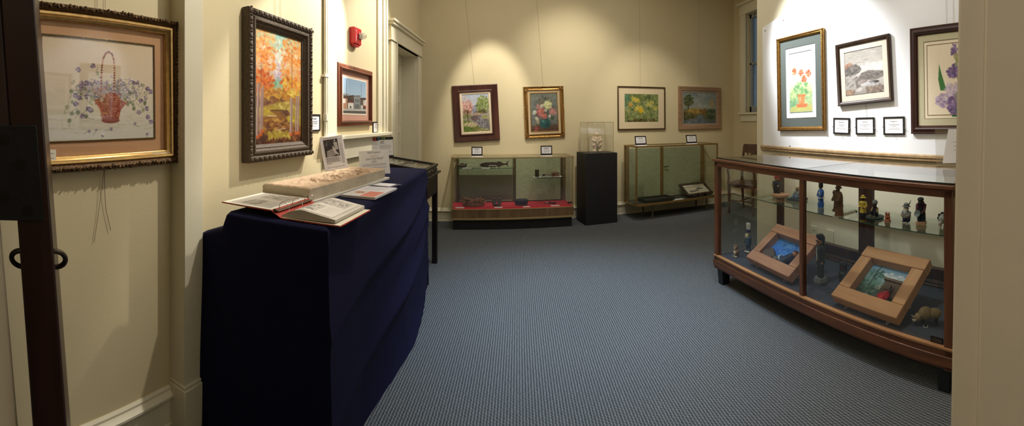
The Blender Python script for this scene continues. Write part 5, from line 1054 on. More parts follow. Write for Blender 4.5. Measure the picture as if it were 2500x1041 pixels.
# ================================================================ oak showcase on the right
OAK = wood('red_oak_case', (78, 44, 26), (118, 74, 46), .4, axis=2, freq=7, coat=.2); OAKY = wood('red_oak_rail', (78, 44, 26), (118, 74, 46), .4, axis=1, freq=7, coat=.2); OAKD = wood('dark_oak_stile', (52, 30, 18), (84, 52, 32), .5, axis=2, freq=7); OAKL = wood('worn_oak_lip', (150, 106, 68), (186, 140, 96), .5, axis=1, freq=7)
OA = math.atan(.077)       # front runs along local +y, depth along +x
OL, OD, OH = 2.18, .76, 1.087
OC = Vector((1.826, 1.022, 0))      # near front corner
def oak():
    e = thing('oak_showcase', 'long oak showcase with glass front and top on dark legs, filled with carved figures', 'showcase', OC, (0, 0, OA)); L_, D, Hh = OL, OD, OH
    # rails and posts: x = depth from the front, y = along the front (near to far)
    def post(n, x0, x1, y0, y1, z0, z1, m): g = G(); g.box((x0, y0, z0), (x1, y1, z1)); return g.build(n, m, e, bevel=.003)
    for y in (0, L_ - .05): post('front_post', 0, .045, y, y + .05, .13, Hh - .03, OAK)
    post('front_post', .0, .036, L_ / 2 - .018, L_ / 2 + .018, .25, Hh - .06, OAK)
    for y in (0, L_ - .075, L_ / 2 - .06, L_ / 2 + .005, .0 + .085): post('back_post', D - .05, D - .005, y, y + .065, .25, Hh - .03, OAKD)
    g = G(); g.box((0, 0, .135), (D, L_, .235)); g.box((-.008, -.008, .150), (D, L_ + .008, .205)); g.build('base_rail', OAKY, e, bevel=.004)
    g = G(); g.box((-.006, -.004, .235), (.022, L_ + .004, .250)); g.build('front_lip', OAKL, e, bevel=.003)
    g = G(); g.box((D - .06, .05, .24), (D - .01, L_ - .05, .36)); g.sweep([(0, 0), (.03, 0), (.03, .012), (.02, .02), (.02, .03), (.008, .045), (0, .045)], (D - .06, .06, .24), (D - .06, L_ - .06, .24), (-1, 0, 0)); g.build('back_rail', OAKD, e, bevel=.002)
    g = G(); g.box((.02, .02, .236), (D - .04, L_ - .02, .2425)); g.build('felt_floor', mat('slate_blue_felt', (62, 66, 80), .95, var=.08, scale=40), e)
    g = G(); f = .055
    g.box((-.016, -.016, Hh - .022), (f, L_ + .016, Hh)); g.box((D - f, -.016, Hh - .022), (D + .01, L_ + .016, Hh)); g.box((f, -.016, Hh - .022), (D - f, f, Hh)); g.box((f, L_ - f, Hh - .022), (D - f, L_ + .016, Hh)); g.box((f, L_ / 2 - .02, Hh - .022), (D - f, L_ / 2 + .02, Hh))
    g.box((0, 0, Hh - .065), (.03, L_, Hh - .022)); g.box((D - .03, 0, Hh - .065), (D, L_, Hh - .022)); g.box((0, 0, Hh - .065), (D, .03, Hh - .022)); g.box((0, L_ - .03, Hh - .065), (D, L_, Hh - .022)); g.build('top_frame', OAKY, e, bevel=.004)
    TG = glass('polished_top_glass', (.92, .95, .94), .10, 0, 1.0)
    for y0, y1 in ((-.004, L_ / 2 + .02), (L_ / 2 + .004, L_ + .002)):
        z = Hh + (.0012 if y0 < .5 else .0014); g = G(); g.box((.02, y0 + .006, z), (D - .01, y1 - .006, z + .008), 0); g.v = g.v
        g.quad((.02, y0 + .006, z), (.02, y1 - .006, z), (.02, y1 - .006, z + .008), (.02, y0 + .006, z + .008), 1); g.box((.016, y0 + .004, z - .0008), (.0198, y1 - .004, z + .0085), 1); g.box((.016, y0 + .002, z - .0008), (D - .012, y0 + .0055, z + .0085), 1); g.build('top_glass', [TG, mat('dark_glass_edge', (28, 38, 36), .2)], e)
    for y0, y1 in ((.05, L_ / 2 - .018), (L_ / 2 + .018, L_ - .05)): g = G(); g.quad((.018, y0, .25), (.018, y1, .25), (.018, y1, Hh - .06), (.018, y0, Hh - .06)); g.build('front_glass', SCG, e)
    for y in (.02, L_ - .02): g = G(); g.quad((.04, y, .25), (D - .05, y, .25), (D - .05, y, Hh - .06), (.04, y, Hh - .06)); g.build('side_glass', SCG, e)
    for y0, y1 in ((.03, L_ / 2 - .03), (L_ / 2 + .03, L_ - .03)):
        g = G(); g.box((.35, y0, .712), (D - .07, y1, .718), 0); g.box((.347, y0, .712), (.35, y1, .718), 1); s = g.build('glass_shelf', [SHG, GEDGE], e)
    BRK = mat('dark_iron_bracket', (44, 44, 38), .5, .5)
    for y in (L_ / 2 - .075, L_ / 2 + .075, .06, L_ - .06): g = G(); g.tube([(D - .055, y, .66), (D - .08, y, .704), (.40, y, .704)], .006, 6); g.build('shelf_bracket', BRK, e)
    LG = mat('blue_black_leg', (18, 24, 30), .5, var=.3, scale=20)
    for x in (.015, D - .10):
        for y in (.02, L_ - .11):
            g = G(); g.add([(x + i * .085 - (i - .5) * t, y + j * .085 - (j - .5) * t, z) for z, t in ((0, .016), (.135, 0)) for i, j in ((0, 0), (1, 0), (1, 1), (0, 1))], [(3, 2, 1, 0), (4, 5, 6, 7), (0, 1, 5, 4), (1, 2, 6, 5), (2, 3, 7, 6), (3, 0, 4, 7)]); g.build('leg', LG, e, bevel=.004)
    g = G(); g.box((0, 0, 0), (.002, .075, .032), 0)
    vs0 = len(g.v); g.text('CKN', .026, (0, 0, 0), 1); g.v[vs0:] = [(-.0008, .0375 - x, z + .007) for x, y, z in g.v[vs0:]]; g.build('maker_plate', [MATS['black_maker_plate'], MATS['plate_marks']], e, loc=(.014, .06, .252))
    return e
OAKC = oak()
def oloc(x, y, z): return OAKC.matrix_basis @ Vector((x, y, z)) if False else (Matrix.Translation(OC) @ Matrix.Rotation(OA, 4, 'Z')) @ Vector((x, y, z))
# wall plates behind the case
def plate(px0, px1, y0, y1, label, outlet):
    p = place(WP, px0, px1, (y0, y1), (y0, y1), .005); e = thing('outlet_plate' if outlet else 'blank_plate', label, 'wall plate', WP.pt(p['u'], 0, p['z']), (0, 0, WP.ang)); w, h = p['w'], p['h']
    g = G(); g.box((-w / 2, -.006, -h / 2), (w / 2, 0, h / 2)); cv = g.build('cover', mat('ivory_wall_plate', (214, 208, 180), .4), e, bevel=.003)
    if outlet:
        for z in (-h * .2, h * .2): g = G(); g.box((-w * .24, -.008, z - h * .12), (w * .24, -.006, z + h * .12), 0); g.box((-w * .12, -.0085, z - .006), (-w * .06, -.008, z + .008), 1); g.box((w * .06, -.0085, z - .006), (w * .12, -.008, z + .008), 1); g.build('socket', [MATS['ivory_wall_plate'], mat('socket_slot', (50, 46, 40), .6)], cv)
plate(1979, 1995, 552, 588, 'ivory electrical outlet plate on the wall behind the oak case', True)
plate(2019, 2035, 562, 602, 'blank ivory wall plate to the right of the outlet behind the oak case', False)
# acrylic sign holder on the oak case, near the jamb
e = thing('sign_holder', 'clear acrylic sign holder with a white sheet on the oak case, beside the door jamb', 'sign', oloc(.66, .50, OH + .0130)); q = at_r(2320, 400, 2.9); 
e.location = (q.x, q.y, OH + .0130); e.rotation_euler = (Matrix.Rotation(facing(0, 0, 2320, 12), 3, 'Z') @ Matrix.Rotation(R(-14), 3, 'X')).to_euler()
g = G(); g.quad((-.10, 0, 0), (.14, 0, 0), (.14, 0, .27), (-.10, 0, .27)); g.quad((-.10, .004, 0), (.14, .004, 0), (.14, .004, .27), (-.10, .004, .27)); g.build('acrylic_panel', ACR, e)
g = G(); g.prism([(-.055, .02), (.14, .02), (.14, .268), (.0, .268)], .0016, .0024, 0); g.lines(.03, .12, .17, 3, .03, .004, .0012, 1); g.build('sheet', [PAPER, INKL], e)
g = G(); g.box((-.10, .006, 0), (.14, .07, .003)); g.build('foot', ACR, e, rot=(R(14), 0, 0))
# ================================================================ wooden armchair beyond the partition
def chair():
    CW = wood('brown_chair_wood', (66, 40, 26), (100, 64, 44), .45, axis=2, freq=8); CWX = wood('brown_chair_seat', (76, 50, 34), (112, 78, 56), .45, axis=0, freq=8)
    e = thing('armchair', 'old wooden armchair standing past the end of the partition wall', 'chair', (3.38, 5.40, 0), (0, 0, R(30)))
    # local: front towards -x, back towards +x
    g = G(); g.box((-.24, -.23, .445), (.20, .23, .475)); g.build('seat', CWX, e, bevel=.01)
    g = G(); g.box((-.22, -.21, .40), (.18, .21, .445)); g.build('seat_rail', CW, e, bevel=.004)
    for y in (-.205, .205): g = G(); g.add([(-.225 + i * .04 + (.5 - i) * t, y - .02 + j * .04 + (.5 - j) * t, z) for z, t in ((0, .012), (.445, 0)) for i, j in ((0, 0), (1, 0), (1, 1), (0, 1))], [(3, 2, 1, 0), (4, 5, 6, 7), (0, 1, 5, 4), (1, 2, 6, 5), (2, 3, 7, 6), (3, 0, 4, 7)]); g.build('leg', CW, e, bevel=.004)
    for y in (-.20, .20): g = G(); g.tube([(.25, y, 0), (.195, y, .44), (.20, y, .62), (.27, y, 1.02)], [.018, .022, .021, .017], 8); g.build('leg', CW, e)
    g = G(); g.prism([(.245, .90), (.275, 1.04), (.255, 1.04), (.225, .90)], -.20, .20); g.prism([(.205, .62), (.22, .70), (.205, .70), (.19, .62)], -.19, .19)
    for y in (-.12, -.04, .04, .12): g.tube([(.205, y, .69), (.24, y, .91)], .008, 6)
    g.build('backrest', CW, e)
    for y in (-.225, .225):
        g = G(); g.tube([(-.20, y, .46), (-.185, y, .54), (-.20, y, .62), (-.225, y, .665), (-.20, y, .685), (-.05, y, .69), (.12, y, .685), (.21, y, .69)], [.019, .017, .016, .018, .02, .019, .018, .016], 8); g.build('armrest', CW, e)
    g = G(); g.tube([(-.20, 0, .21), (.22, 0, .21)], .011, 6); g.tube([(-.205, -.2, .2), (-.205, .2, .2)], .011, 6); g.build('stretcher', CW, e)
chair()
# ================================================================ carved figures and exhibits
def cm(name, c, rough=.6): return mat(name, c, rough, var=.14, scale=45, bump=.12, bscale=120)
SKIN = cm('painted_skin', (176, 124, 92)); SKIND = cm('dark_wood_skin', (84, 52, 38)); NAVYP = cm('painted_navy', (26, 32, 48)); BLUEP = cm('painted_blue', (46, 96, 176)); LBLUE = cm('painted_pale_blue', (126, 158, 196)); WHITEP = cm('painted_white', (224, 222, 216)); BLACKP = cm('painted_black', (26, 25, 27)); REDP = cm('painted_red', (190, 30, 46)); YELP = cm('painted_yellow', (214, 186, 76)); CARV = cm('brown_carved_wood', (92, 56, 36)); ORNG = cm('orange_carved_wood', (168, 92, 56)); RAWW = cm('raw_basswood', (200, 152, 118)); GREYP = cm('painted_grey', (120, 124, 124)); SLATE = cm('slate_base', (62, 74, 78)); MAROON = cm('painted_maroon', (86, 36, 40)); CREAMP = cm('painted_cream', (206, 192, 158)); GREENP = cm('painted_dark_green', (40, 54, 44)); DENIM = cm('painted_denim', (50, 60, 88)); EYE = cm('painted_eye', (20, 18, 18)); PIGG = cm('pig_grey', (150, 150, 142))
def fig(name, label, px, py, z, h, rz=-90, cat='figurine', grp=None):
    p = on_z(px, py, z); e = thing(name, label, cat, p, (0, 0, R(rz)), grp); return e
def gs(h): g = G(); g.M = Matrix.Scale(h, 4); return g
def head(g, c, r, skin, eye=None, nose=True):
    x, y, z = c; g.ell(c, (r * .86, r * .92, r * 1.08), skin, 14)
    if nose: g.ell((x, y - r * .95, z - r * .08), (r * .2, r * .3, r * .26), skin, 8)
    if eye is not None:
        for s in (-1, 1): g.ell((x + s * r * .34, y - r * .80, z + r * .18), r * .13, eye, 6); g.ell((x + s * r * .86, y, z), (r * .12, r * .2, r * .28), skin, 6)
        g.ell((x, y - r * .86, z - r * .45), (r * .3, r * .1, r * .07), eye, 6)
ZS, ZF = .719, .2435
# --- shelf, far pane ---
def on_shelf():
    # red cap figure on an oval wooden base
    e = fig('carved_figure', 'carved figure in red cap and navy coat on oval pale wood base, top shelf', 1905, 482, ZS, .17, -60); h = .17
    g = G(); g.lathe([(.060, 0), (.080, .012), (.083, .028), (.076, .032)], (0, 0, 0), 24); g.v = [(x, y * .85, z) for x, y, z in g.v]; g.build('wood_base', RAWW, e)
    g = gs(h); b = .18; o = (-.25, .12)
    for s in (-1, 1): g.cap((o[0] + s * .1, o[1], b + .05), (o[0] + s * .09, o[1], b + .36), .10, .11, 0)
    g.lathe([(.21, b + .22), (.22, b + .4), (.19, b + .6), (.10, b + .68)], (o[0], o[1], 0), 14, 0)
    for s in (-1, 1): g.cap((o[0] + s * .18, o[1], b + .60), (o[0] + s * .16, o[1] - .18, b + .42), .07, .055, 0); g.ell((o[0] + s * .15, o[1] - .22, b + .42), .055, 1)
    head(g, (o[0], o[1] - .02, b + .78), .13, 1, 2); g.build('body', [NAVYP, SKIN, EYE], e)
    g = gs(h); g.ell((o[0], o[1], b + .89), (.15, .16, .11), 0); g.cap((o[0] + .02, o[1] + .10, b + .86), (o[0] + .08, o[1] + .18, b + .68), .08, .04, 0); g.build('red_cap', REDP, e)
    # seated white-haired figure on slate block
    e = fig('carved_figure', 'seated carved figure with pale hair on a square slate base, top shelf', 1946, 489, ZS, .14, -75); h = .14
    g = G(); g.box((-.075, -.06, 0), (.075, .06, .022)); g.build('slate_base', SLATE, e, bevel=.003)
    g = gs(h); g.lathe([(.18, .16), (.2, .3), (.17, .5), (.09, .6)], (0, .05, 0), 14, 0)
    for s in (-1, 1): g.cap((s * .1, 0, .24), (s * .12, -.26, .30), .08, .07, 2); g.cap((s * .12, -.26, .30), (s * .12, -.30, .18), .07, .05, 2); g.ell((s * .12, -.36, .18), (.05, .09, .04), 3); g.cap((s * .17, .04, .52), (s * .15, -.16, .38), .06, .05, 0)
    head(g, (0, 0, .74), .13, 1, 3); g.build('body', [GREYP, SKIN, LBLUE, EYE], e)
    g = gs(h); g.ell((0, .03, .80), (.14, .15, .14), 0); g.cap((0, .10, .76), (0, .13, .55), .10, .07, 0); g.build('hair', CREAMP, e)
    # guardsman in blue
    e = fig('carved_figure', 'slim carved figure in bright blue uniform with tall black hat, middle of the top shelf', 2004, 506, ZS, .205, -95); h = .205
    g = gs(h); g.lathe([(.12, 0), (.13, .1), (.11, .3), (.10, .36), (.13, .52), (.12, .66), (.06, .72)], (0, 0, 0), 16, 0)
    for s in (-1, 1): g.cap((s * .12, 0, .64), (s * .11, -.09, .46), .042, .036, 0)
    g.ell((-.04, -.115, .22), (.05, .02, .06), 2); g.ell((.05, -.11, .56), (.035, .025, .08), 2); g.box((-.13, -.135, .37), (.13, .10, .395), 2)
    head(g, (0, -.01, .765), .065, 1, 3); g.build('body', [BLUEP, SKIN, WHITEP, EYE], e)
    g = gs(h); g.lathe([(.088, .775), (.094, .86), (.09, .96), (.06, 1.0)], (0, 0, 0), 16); g.build('tall_hat', BLACKP, e)
    # big brown carving on a stump
    e = fig('carved_figure', 'large unpainted dark brown carving of a figure leaning on a tree stump, top shelf', 2046, 526, ZS, .22, -100); h = .225
    g = gs(h); g.lathe([(.15, 0), (.14, .1), (.125, .22), (.14, .36)], (.04, .02, 0), 14, 1); g.build('stump', cm('stump_wood', (112, 70, 46)), e)
    g = gs(h); g.ell((-.16, -.03, .14), (.10, .09, .05), 0); g.cap((-.14, -.04, .15), (-.11, -.03, .38), .05, .055, 0); g.lathe([(.14, .30), (.155, .45), (.15, .62), (.12, .74), (.08, .78)], (.02, 0, 0), 14, 0)
    for s in (-1, 1): g.cap((s * .14, 0, .70), (s * .15, -.12, .50), .055, .045, 0)
    g.ell((-.13, -.05, .74), (.075, .07, .085), 0); g.cap((-.13, -.05, .68), (-.12, -.05, .5), .055, .04, 0); head(g, (.03, -.02, .84), .075, 0, 1); g.build('body', [CARV, EYE], e)
    g = gs(h); g.lathe([(.11, .89), (.12, .92), (.085, .93), (.085, .985), (.05, 1.0)], (.03, 0, 0), 14); g.build('brimmed_hat', CARV, e)
    # yellow slicker
    e = fig('carved_figure', 'small carved figure in yellow coat and yellow rain hat beside the dark case post', 2107, 527, ZS, .155, -80); h = .155
    g = gs(h); g.lathe([(.15, 0), (.15, .10), (.13, .18)], (0, 0, 0), 14, 2); g.lathe([(.165, .16), (.15, .3), (.14, .5), (.15, .64), (.07, .72)], (0, 0, 0), 14, 0)
    for s in (-1, 1): g.cap((s * .15, 0, .64), (s * .2, -.02, .46), .055, .05, 0); g.cap((s * .2, -.02, .46), (s * .12, -.12, .40), .05, .045, 0); g.ell((s * .11, -.13, .40), .045, 1)
    head(g, (0, -.01, .79), .085, 1, 3); g.build('body', [YELP, SKIND, BLACKP, EYE], e)
    g = gs(h); g.lathe([(.15, .855), (.155, .87), (.09, .885), (.085, .95), (.04, .99)], (0, 0, 0), 16); g.build('rain_hat', YELP, e)
    # dark bust-like figure on a dark board
    e = fig('carved_figure', 'dark carved seated figure with grey cap on a black oval board, top shelf', 2136, 533, ZS, .14, -80); h = .145
    g = G(); g.lathe([(.062, 0), (.066, .012), (.060, .016)], (0, 0, 0), 24); g.v = [(x, y * 1.1, z) for x, y, z in g.v]; g.build('black_base', GREENP, e)
    g = gs(h); b = .11
    for s in (-1, 1): g.cap((s * .09, .02, b + .12), (s * .16, -.18, b + .20), .07, .055, 0); g.cap((s * .16, -.18, b + .20), (s * .1, -.22, b + .06), .055, .045, 0); g.ell((s * .1, -.26, b + .03), (.05, .08, .04), 2)
    g.lathe([(.15, b), (.16, b + .2), (.13, b + .38), (.07, b + .46)], (0, .04, 0), 14, 0)
    for s in (-1, 1): g.cap((s * .14, .03, b + .38), (s * .17, -.10, b + .22), .05, .045, 2)
    head(g, (0, 0, b + .58), .12, 1, 3); g.ell((0, -.09, b + .50), (.08, .05, .06), 3); g.build('body', [BLACKP, SKIND, cm('tan_sleeve', (150, 120, 70)), EYE], e)
    g = gs(h); g.lathe([(.135, b + .62), (.14, b + .66), (.12, b + .74), (.06, b + .80)], (0, .01, 0), 16); g.build('cap', GREYP, e)
    # small orange carving
    e = fig('carved_figure', 'smallest carving on the shelf, a squat orange-brown crouching pair on a round base', 2167, 541, ZS, .07, -90); h = .072
    g = gs(h); g.lathe([(.32, 0), (.33, .14), (.28, .18)], (0, 0, 0), 16, 0)
    for s in (-1, 1): g.ell((s * .14, 0, .42), (.15, .15, .26), 0); g.ell((s * .15, -.03, .72), (.12, .12, .14), 0); g.cap((s * .24, -.05, .50), (s * .06, -.2, .42), .06, .05, 0); g.ell((s * .16, .02, .86), (.06, .06, .10), 1); g.ell((s * .11, -.12, .75), .025, 2)
    g.build('body', [ORNG, RAWW, EYE], e)
    # bearded figure, feathered hat
    e = fig('carved_figure', 'carved white-bearded figure in a grey hat with a feather', 2213, 543, ZS, .15, -85); h = .155
    g = gs(h)
    for s in (-1, 1): g.cap((s * .09, 0, .115), (s * .09, 0, .26), .10, .105, 0); g.ell((s * .09, -.06, .055), (.09, .13, .045), 3)
    g.lathe([(.19, .22), (.2, .32), (.18, .44), (.1, .52)], (0, 0, 0), 14, 1)
    for s in (-1, 1): g.cap((s * .18, 0, .44), (s * .17, -.12, .32), .06, .055, 1); g.ell((s * .12, -.16, .31), .05, 2)
    head(g, (0, -.01, .62), .125, 2, 3); g.build('body', [DENIM, GREYP, SKIN, EYE], e)
    g = gs(h); g.ell((0, -.09, .55), (.115, .08, .14), 0); g.ell((0, -.13, .46), (.07, .04, .10), 0); g.build('beard', WHITEP, e)
    g = gs(h); g.lathe([(.19, .70), (.19, .72), (.125, .725), (.12, .82), (.07, .86)], (0, 0, 0), 18); g.build('hat', GREYP, e)
    g = gs(h); g.tube([(.10, .02, .74), (.16, .02, .86), (.22, .02, 1.0)], [.012, .022, .008], 6); g.build('feather', BLACKP, e)
    # stooped panner
    e = fig('carved_figure', 'stooped dark carved figure holding a round grey pan on a wood block', 2249, 549, ZS, .18, -70); h = .19
    g = gs(h); g.add([(x * .17, y * .15, z) for z in (0, .13) for x, y in ((-1, -1), (1, -1), (1, 1), (-1, 1))], [(3, 2, 1, 0), (4, 5, 6, 7), (0, 1, 5, 4), (1, 2, 6, 5), (2, 3, 7, 6), (3, 0, 4, 7)]); g.build('wood_block', RAWW, e, bevel=.004)
    g = gs(h)
    for s in (-1, 1): g.cap((s * .07, .03, .17), (s * .07, .0, .42), .085, .09, 0); g.ell((s * .07, -.03, .15), (.07, .11, .04), 0)
    g.cap((0, .02, .42), (0, .06, .62), .135, .14, 0); g.cap((0, .06, .62), (0, -.02, .78), .14, .12, 1); g.ell((0, .10, .66), (.13, .10, .14), 1)
    for s in (-1, 1): g.cap((s * .14, .0, .70), (s * .13, -.10, .52), .055, .05, 1); g.cap((s * .13, -.10, .52), (s * .08, -.22, .46), .045, .04, 2)
    head(g, (0, -.09, .85), .095, 2, 3); g.build('body', [NAVYP, MAROON, SKIND, EYE], e)
    g = gs(h); g.ell((0, -.08, .92), (.12, .13, .07), 0); g.cap((0, -.01, .9), (0, .03, .78), .085, .06, 0); g.ell((0, -.17, .78), (.07, .05, .09), 0); g.build('hair_and_beard', BLACKP, e)
    g = gs(h); g.lathe([(.07, 0), (.115, .03), (.125, .035), (.105, .03), (.06, .008)], (0, 0, 0), 18); g.build('pan', cm('tin_pan', (110, 120, 118), .3), e, loc=(-.012, -.27 * h, .44 * h), rot=(R(65), 0, R(-20)))
    # spotted pig
    e = fig('carved_pig', 'carved grey and black spotted pig at the right end of the shelf', 2306, 553, ZS, .1, -80); h = .11
    g = gs(h); g.ell((0, .12, .50), (.33, .56, .34), 0, 18); g.ell((0, -.42, .52), (.25, .28, .26), 0, 14); g.cap((0, -.55, .42), (0, -.76, .34), .16, .11, 0); g.ell((0, -.86, .33), (.10, .03, .09), 1)
    for x in (-.17, .17):
        for y in (-.2, .42): g.cap((x, y, .34), (x, y - .02, .06), .10, .065, 0)
    for s in (-1, 1): g.ell((s * .17, -.42, .74), (.10, .05, .12), 2, 8); g.ell((s * .12, -.63, .52), .025, 2)
    for c_, r_ in (((.24, .1, .66), (.12, .2, .14)), ((-.26, .2, .60), (.10, .18, .16)), ((-.1, -.05, .80), (.14, .16, .07)), ((-.18, -.5, .60), (.10, .12, .10)), ((.1, .55, .62), (.16, .10, .16))): g.ell(c_, r_, 2, 10)
    g.build('body', [PIGG, cm('pink_snout', (180, 150, 140)), BLACKP], e); g = gs(h); g.tube([(0, .66, .58), (.03, .72, .64), (0, .76, .60), (-.02, .78, .66)], .02, 6); g.build('tail', PIGG, e)
on_shelf()
# --- case floor ---
def on_floor():
    e = fig('carved_owl', 'small brown and cream carved animal seated at the far left of the case floor', 1798, 627, ZF, .1, -80); h = .105
    g = gs(h); g.ell((0, 0, .38), (.24, .22, .36), 0, 14); g.ell((0, -.03, .78), (.19, .18, .18), 0, 14); g.ell((0, -.16, .36), (.15, .10, .2), 1); g.ell((0, -.17, .74), (.10, .08, .08), 1)
    for s in (-1, 1): g.ell((s * .12, -.16, .05), (.09, .12, .05), 1); g.ell((s * .14, .0, .95), (.05, .04, .07), 0); g.ell((s * .08, -.19, .83), .03, 2); g.cap((s * .21, -.04, .5), (s * .16, -.18, .34), .06, .05, 0)
    g.build('body', [cm('mottled_brown', (128, 98, 74)), CREAMP, EYE], e)
    e = fig('carved_figure', 'tall thin carved bearded figure in blue with a tall white-topped hat, case floor', 1827, 616, ZF, .26, -80); h = .265
    g = gs(h)
    for s in (-1, 1): g.cap((s * .045, 0, .06), (s * .045, 0, .30), .05, .055, 0); g.ell((s * .05, -.05, .03), (.045, .09, .03), 3)
    g.lathe([(.11, .26), (.105, .4), (.11, .5), (.05, .56)], (0, 0, 0), 14, 0)
    for s in (-1, 1): g.cap((s * .10, 0, .49), (s * .10, -.05, .32), .035, .03, 1)
    head(g, (0, -.02, .62), .075, 2, 4); g.build('body', [cm('painted_slate_blue', (66, 88, 118)), NAVYP, cm('pale_face', (190, 176, 136)), CREAMP, EYE], e)
    g = gs(h); g.ell((0, -.075, .55), (.07, .05, .10), 0); g.build('beard', CREAMP, e)
    g = gs(h); g.lathe([(.085, .67), (.09, .69), (.075, .70), (.08, .77)], (0, 0, 0), 14, 1)
    for s in (-1, 1): g.cap((s * .038, 0, .78), (s * .045, 0, .95), .045, .045, 0)
    g.build('tall_hat', [WHITEP, cm('painted_violet_blue', (52, 48, 104))], e)
    e = fig('carved_figure', 'carved dark-haired figure in long black suit on a grey block', 2003, 692, ZF, .37, -100); h = .365; e.scale = (.86, .86, 1)
    g = G(); g.lathe([(.055, 0), (.062, .02), (.052, .045)], (0, 0, 0), 9); g.v = [(x, y * .95, z) for x, y, z in g.v]; g.build('grey_block', GREYP, e, smooth=False)
    g = gs(h); b = .11
    for s in (-1, 1): g.cap((s * .045, 0, b + .04), (s * .042, 0, b + .34), .055, .058, 0)
    g.lathe([(.105, b + .28), (.10, b + .4), (.115, b + .54), (.10, b + .62), (.05, b + .66)], (0, .01, 0), 14, 0)
    for s in (-1, 1): g.cap((s * .115, .01, b + .58), (s * .12, -.02, b + .36), .042, .034, 0); g.ell((s * .118, -.03, b + .32), .03, 1)
    g.ell((0, -.095, b + .48), (.012, .02, .14), 2); head(g, (0, -.02, b + .72), .07, 1, 3); g.box((-.06, -.092, b + .725), (.06, -.075, b + .745), 3); g.build('body', [GREENP, SKIN, WHITEP, EYE], e)
    g = gs(h); g.ell((0, .01, b + .80), (.085, .09, .075), 0); g.ell((0, -.06, b + .83), (.06, .05, .045), 0); g.cap((0, .06, b + .78), (0, .06, b + .64), .06, .045, 0); g.build('hair', BLACKP, e)
    e = fig('carved_figure', 'small dark-haired carving half hidden behind the larger framed diorama', 2058, 686, ZF, .13, -100); h = .15
    g = gs(h); g.lathe([(.2, 0), (.22, .2), (.2, .4), (.1, .5)], (0, 0, 0), 14, 0); 
    for s in (-1, 1): g.cap((s * .2, 0, .42), (s * .2, -.14, .22), .07, .06, 0)
    head(g, (0, -.02, .66), .17, 1, 2); g.build('body', [GREENP, SKIND, EYE], e); g = gs(h); g.ell((0, .03, .78), (.20, .20, .17), 0); g.cap((0, .12, .72), (0, .13, .5), .12, .09, 0); g.build('hair', BLACKP, e)
    e = fig('carved_boar', 'shaggy tan carved boar-like animal at the near right end of the case floor', 2264, 792, ZF, .1, -140); h = .095
    FUR = cm('tan_shaggy_fur', (142, 122, 86)); g = gs(h); g.ell((0, -.12, .66), (.36, .46, .40), 0, 18); g.ell((0, .42, .62), (.32, .46, .32), 0, 18); g.ell((0, -.55, .46), (.24, .26, .26), 0, 14); g.cap((0, -.66, .36), (0, -.82, .24), .15, .11, 0)
    for x in (-.18, .18):
        for y in (-.25, .55): g.cap((x, y, .38), (x, y - .02, .06), .11, .07, 1)
    for s in (-1, 1): g.ell((s * .24, -.45, .62), (.05, .07, .09), 0, 8); g.ell((s * .14, -.72, .48), .03, 1); 
    g.build('body', [FUR, BLACKP], e)
    for s in (-1, 1): g = gs(h); g.tube([(s * .16, -.72, .36), (s * .26, -.86, .40), (s * .24, -.98, .52)], [.045, .035, .01], 8); g.build('tusk', WHITEP, e)
    g = gs(h); g.tube([(.25, -.25, .1), (.40, -.3, .02), (.42, -.05, .02), (.30, .0, .1)], .016, 6); g.build('white_tag', WHITEP, e)
on_floor()
# --- two framed dioramas on easels ---
PINE1 = wood('rough_cedar_board', (168, 116, 90), (204, 154, 122), .6, axis=0, freq=6); PINE1V = wood('rough_cedar_board_upright', (168, 116, 90), (204, 154, 122), .6, axis=2, freq=6)
PINE2 = wood('tan_pine_board', (186, 132, 86), (212, 162, 114), .6, axis=0, freq=5); PINE2V = wood('tan_pine_board_upright', (186, 132, 86), (212, 162, 114), .6, axis=2, freq=5)
def diorama(label, bl, br, a, L_, z, bw, m, mv, art, deco, dx):
    p, q = on_z(*bl, z), on_z(*br, z); p.x += dx; q.x += dx; d = (q - p); w = d.length; X = d.normalized(); Yh = Vector((-X.y, X.x, 0)); Yh = Yh if Yh.x > 0 else -Yh
    Z = Yh * math.cos(a) + Vector((0, 0, math.sin(a))); Y = Z.cross(X); M = Matrix((X, Y, Z)).transposed().to_4x4(); M.translation = (p + q) / 2
    e = thing('framed_diorama', label, 'diorama', M.translation, M.to_euler()); t = .066; H_ = L_
    g = G(); g.box((-w / 2, 0, 0), (w / 2, t, bw)); g.build('frame_board', m, e, bevel=.004)
    g = G(); g.box((-w / 2 - .004, -.002, H_ - bw), (w / 2 + .004, t, H_)); g.build('frame_board', m, e, bevel=.004)
    for s in (-1, 1): g = G(); g.box((s * w / 2, .001, bw + .0015), (s * (w / 2 - bw), t, H_ - bw - .002)); g.build('frame_board', mv, e, bevel=.003)
    art.mesh('painted_backdrop', w - 2 * bw + .004, H_ - 2 * bw + .004, t - .006, e, loc=(0, 0, H_ / 2)); g = G(); g.box((-w / 2 + .02, t - .005, .02), (w / 2 - .02, t + .004, H_ - .02)); g.build('back_board', m, e)
    deco(e, w - 2 * bw, H_ - 2 * bw, bw, t)
    return e, M, w
def art1():
    c = Cv(120, 90, (54, 110, 190)); c.vgrad([(0, (84, 150, 236)), (.6, (60, 124, 220)), (1, (90, 150, 230))]); c.dabs((0, 0, 1, 1), 160, .08, [(84, 140, 214), (44, 96, 180), (110, 160, 222)], .4); c.dabs((.2, .4, .9, .8), 40, .02, [(170, 200, 230)], .5); c.poly([(.38, .62), (.75, .7), (.7, 1), (.3, 1)], (206, 222, 240), .85); c.line([(.1, .2), (.3, .12), (.25, .3)], .012, (60, 90, 110), .8); c.line([(.5, .15), (.62, .3)], .01, (50, 90, 150), .7); return c
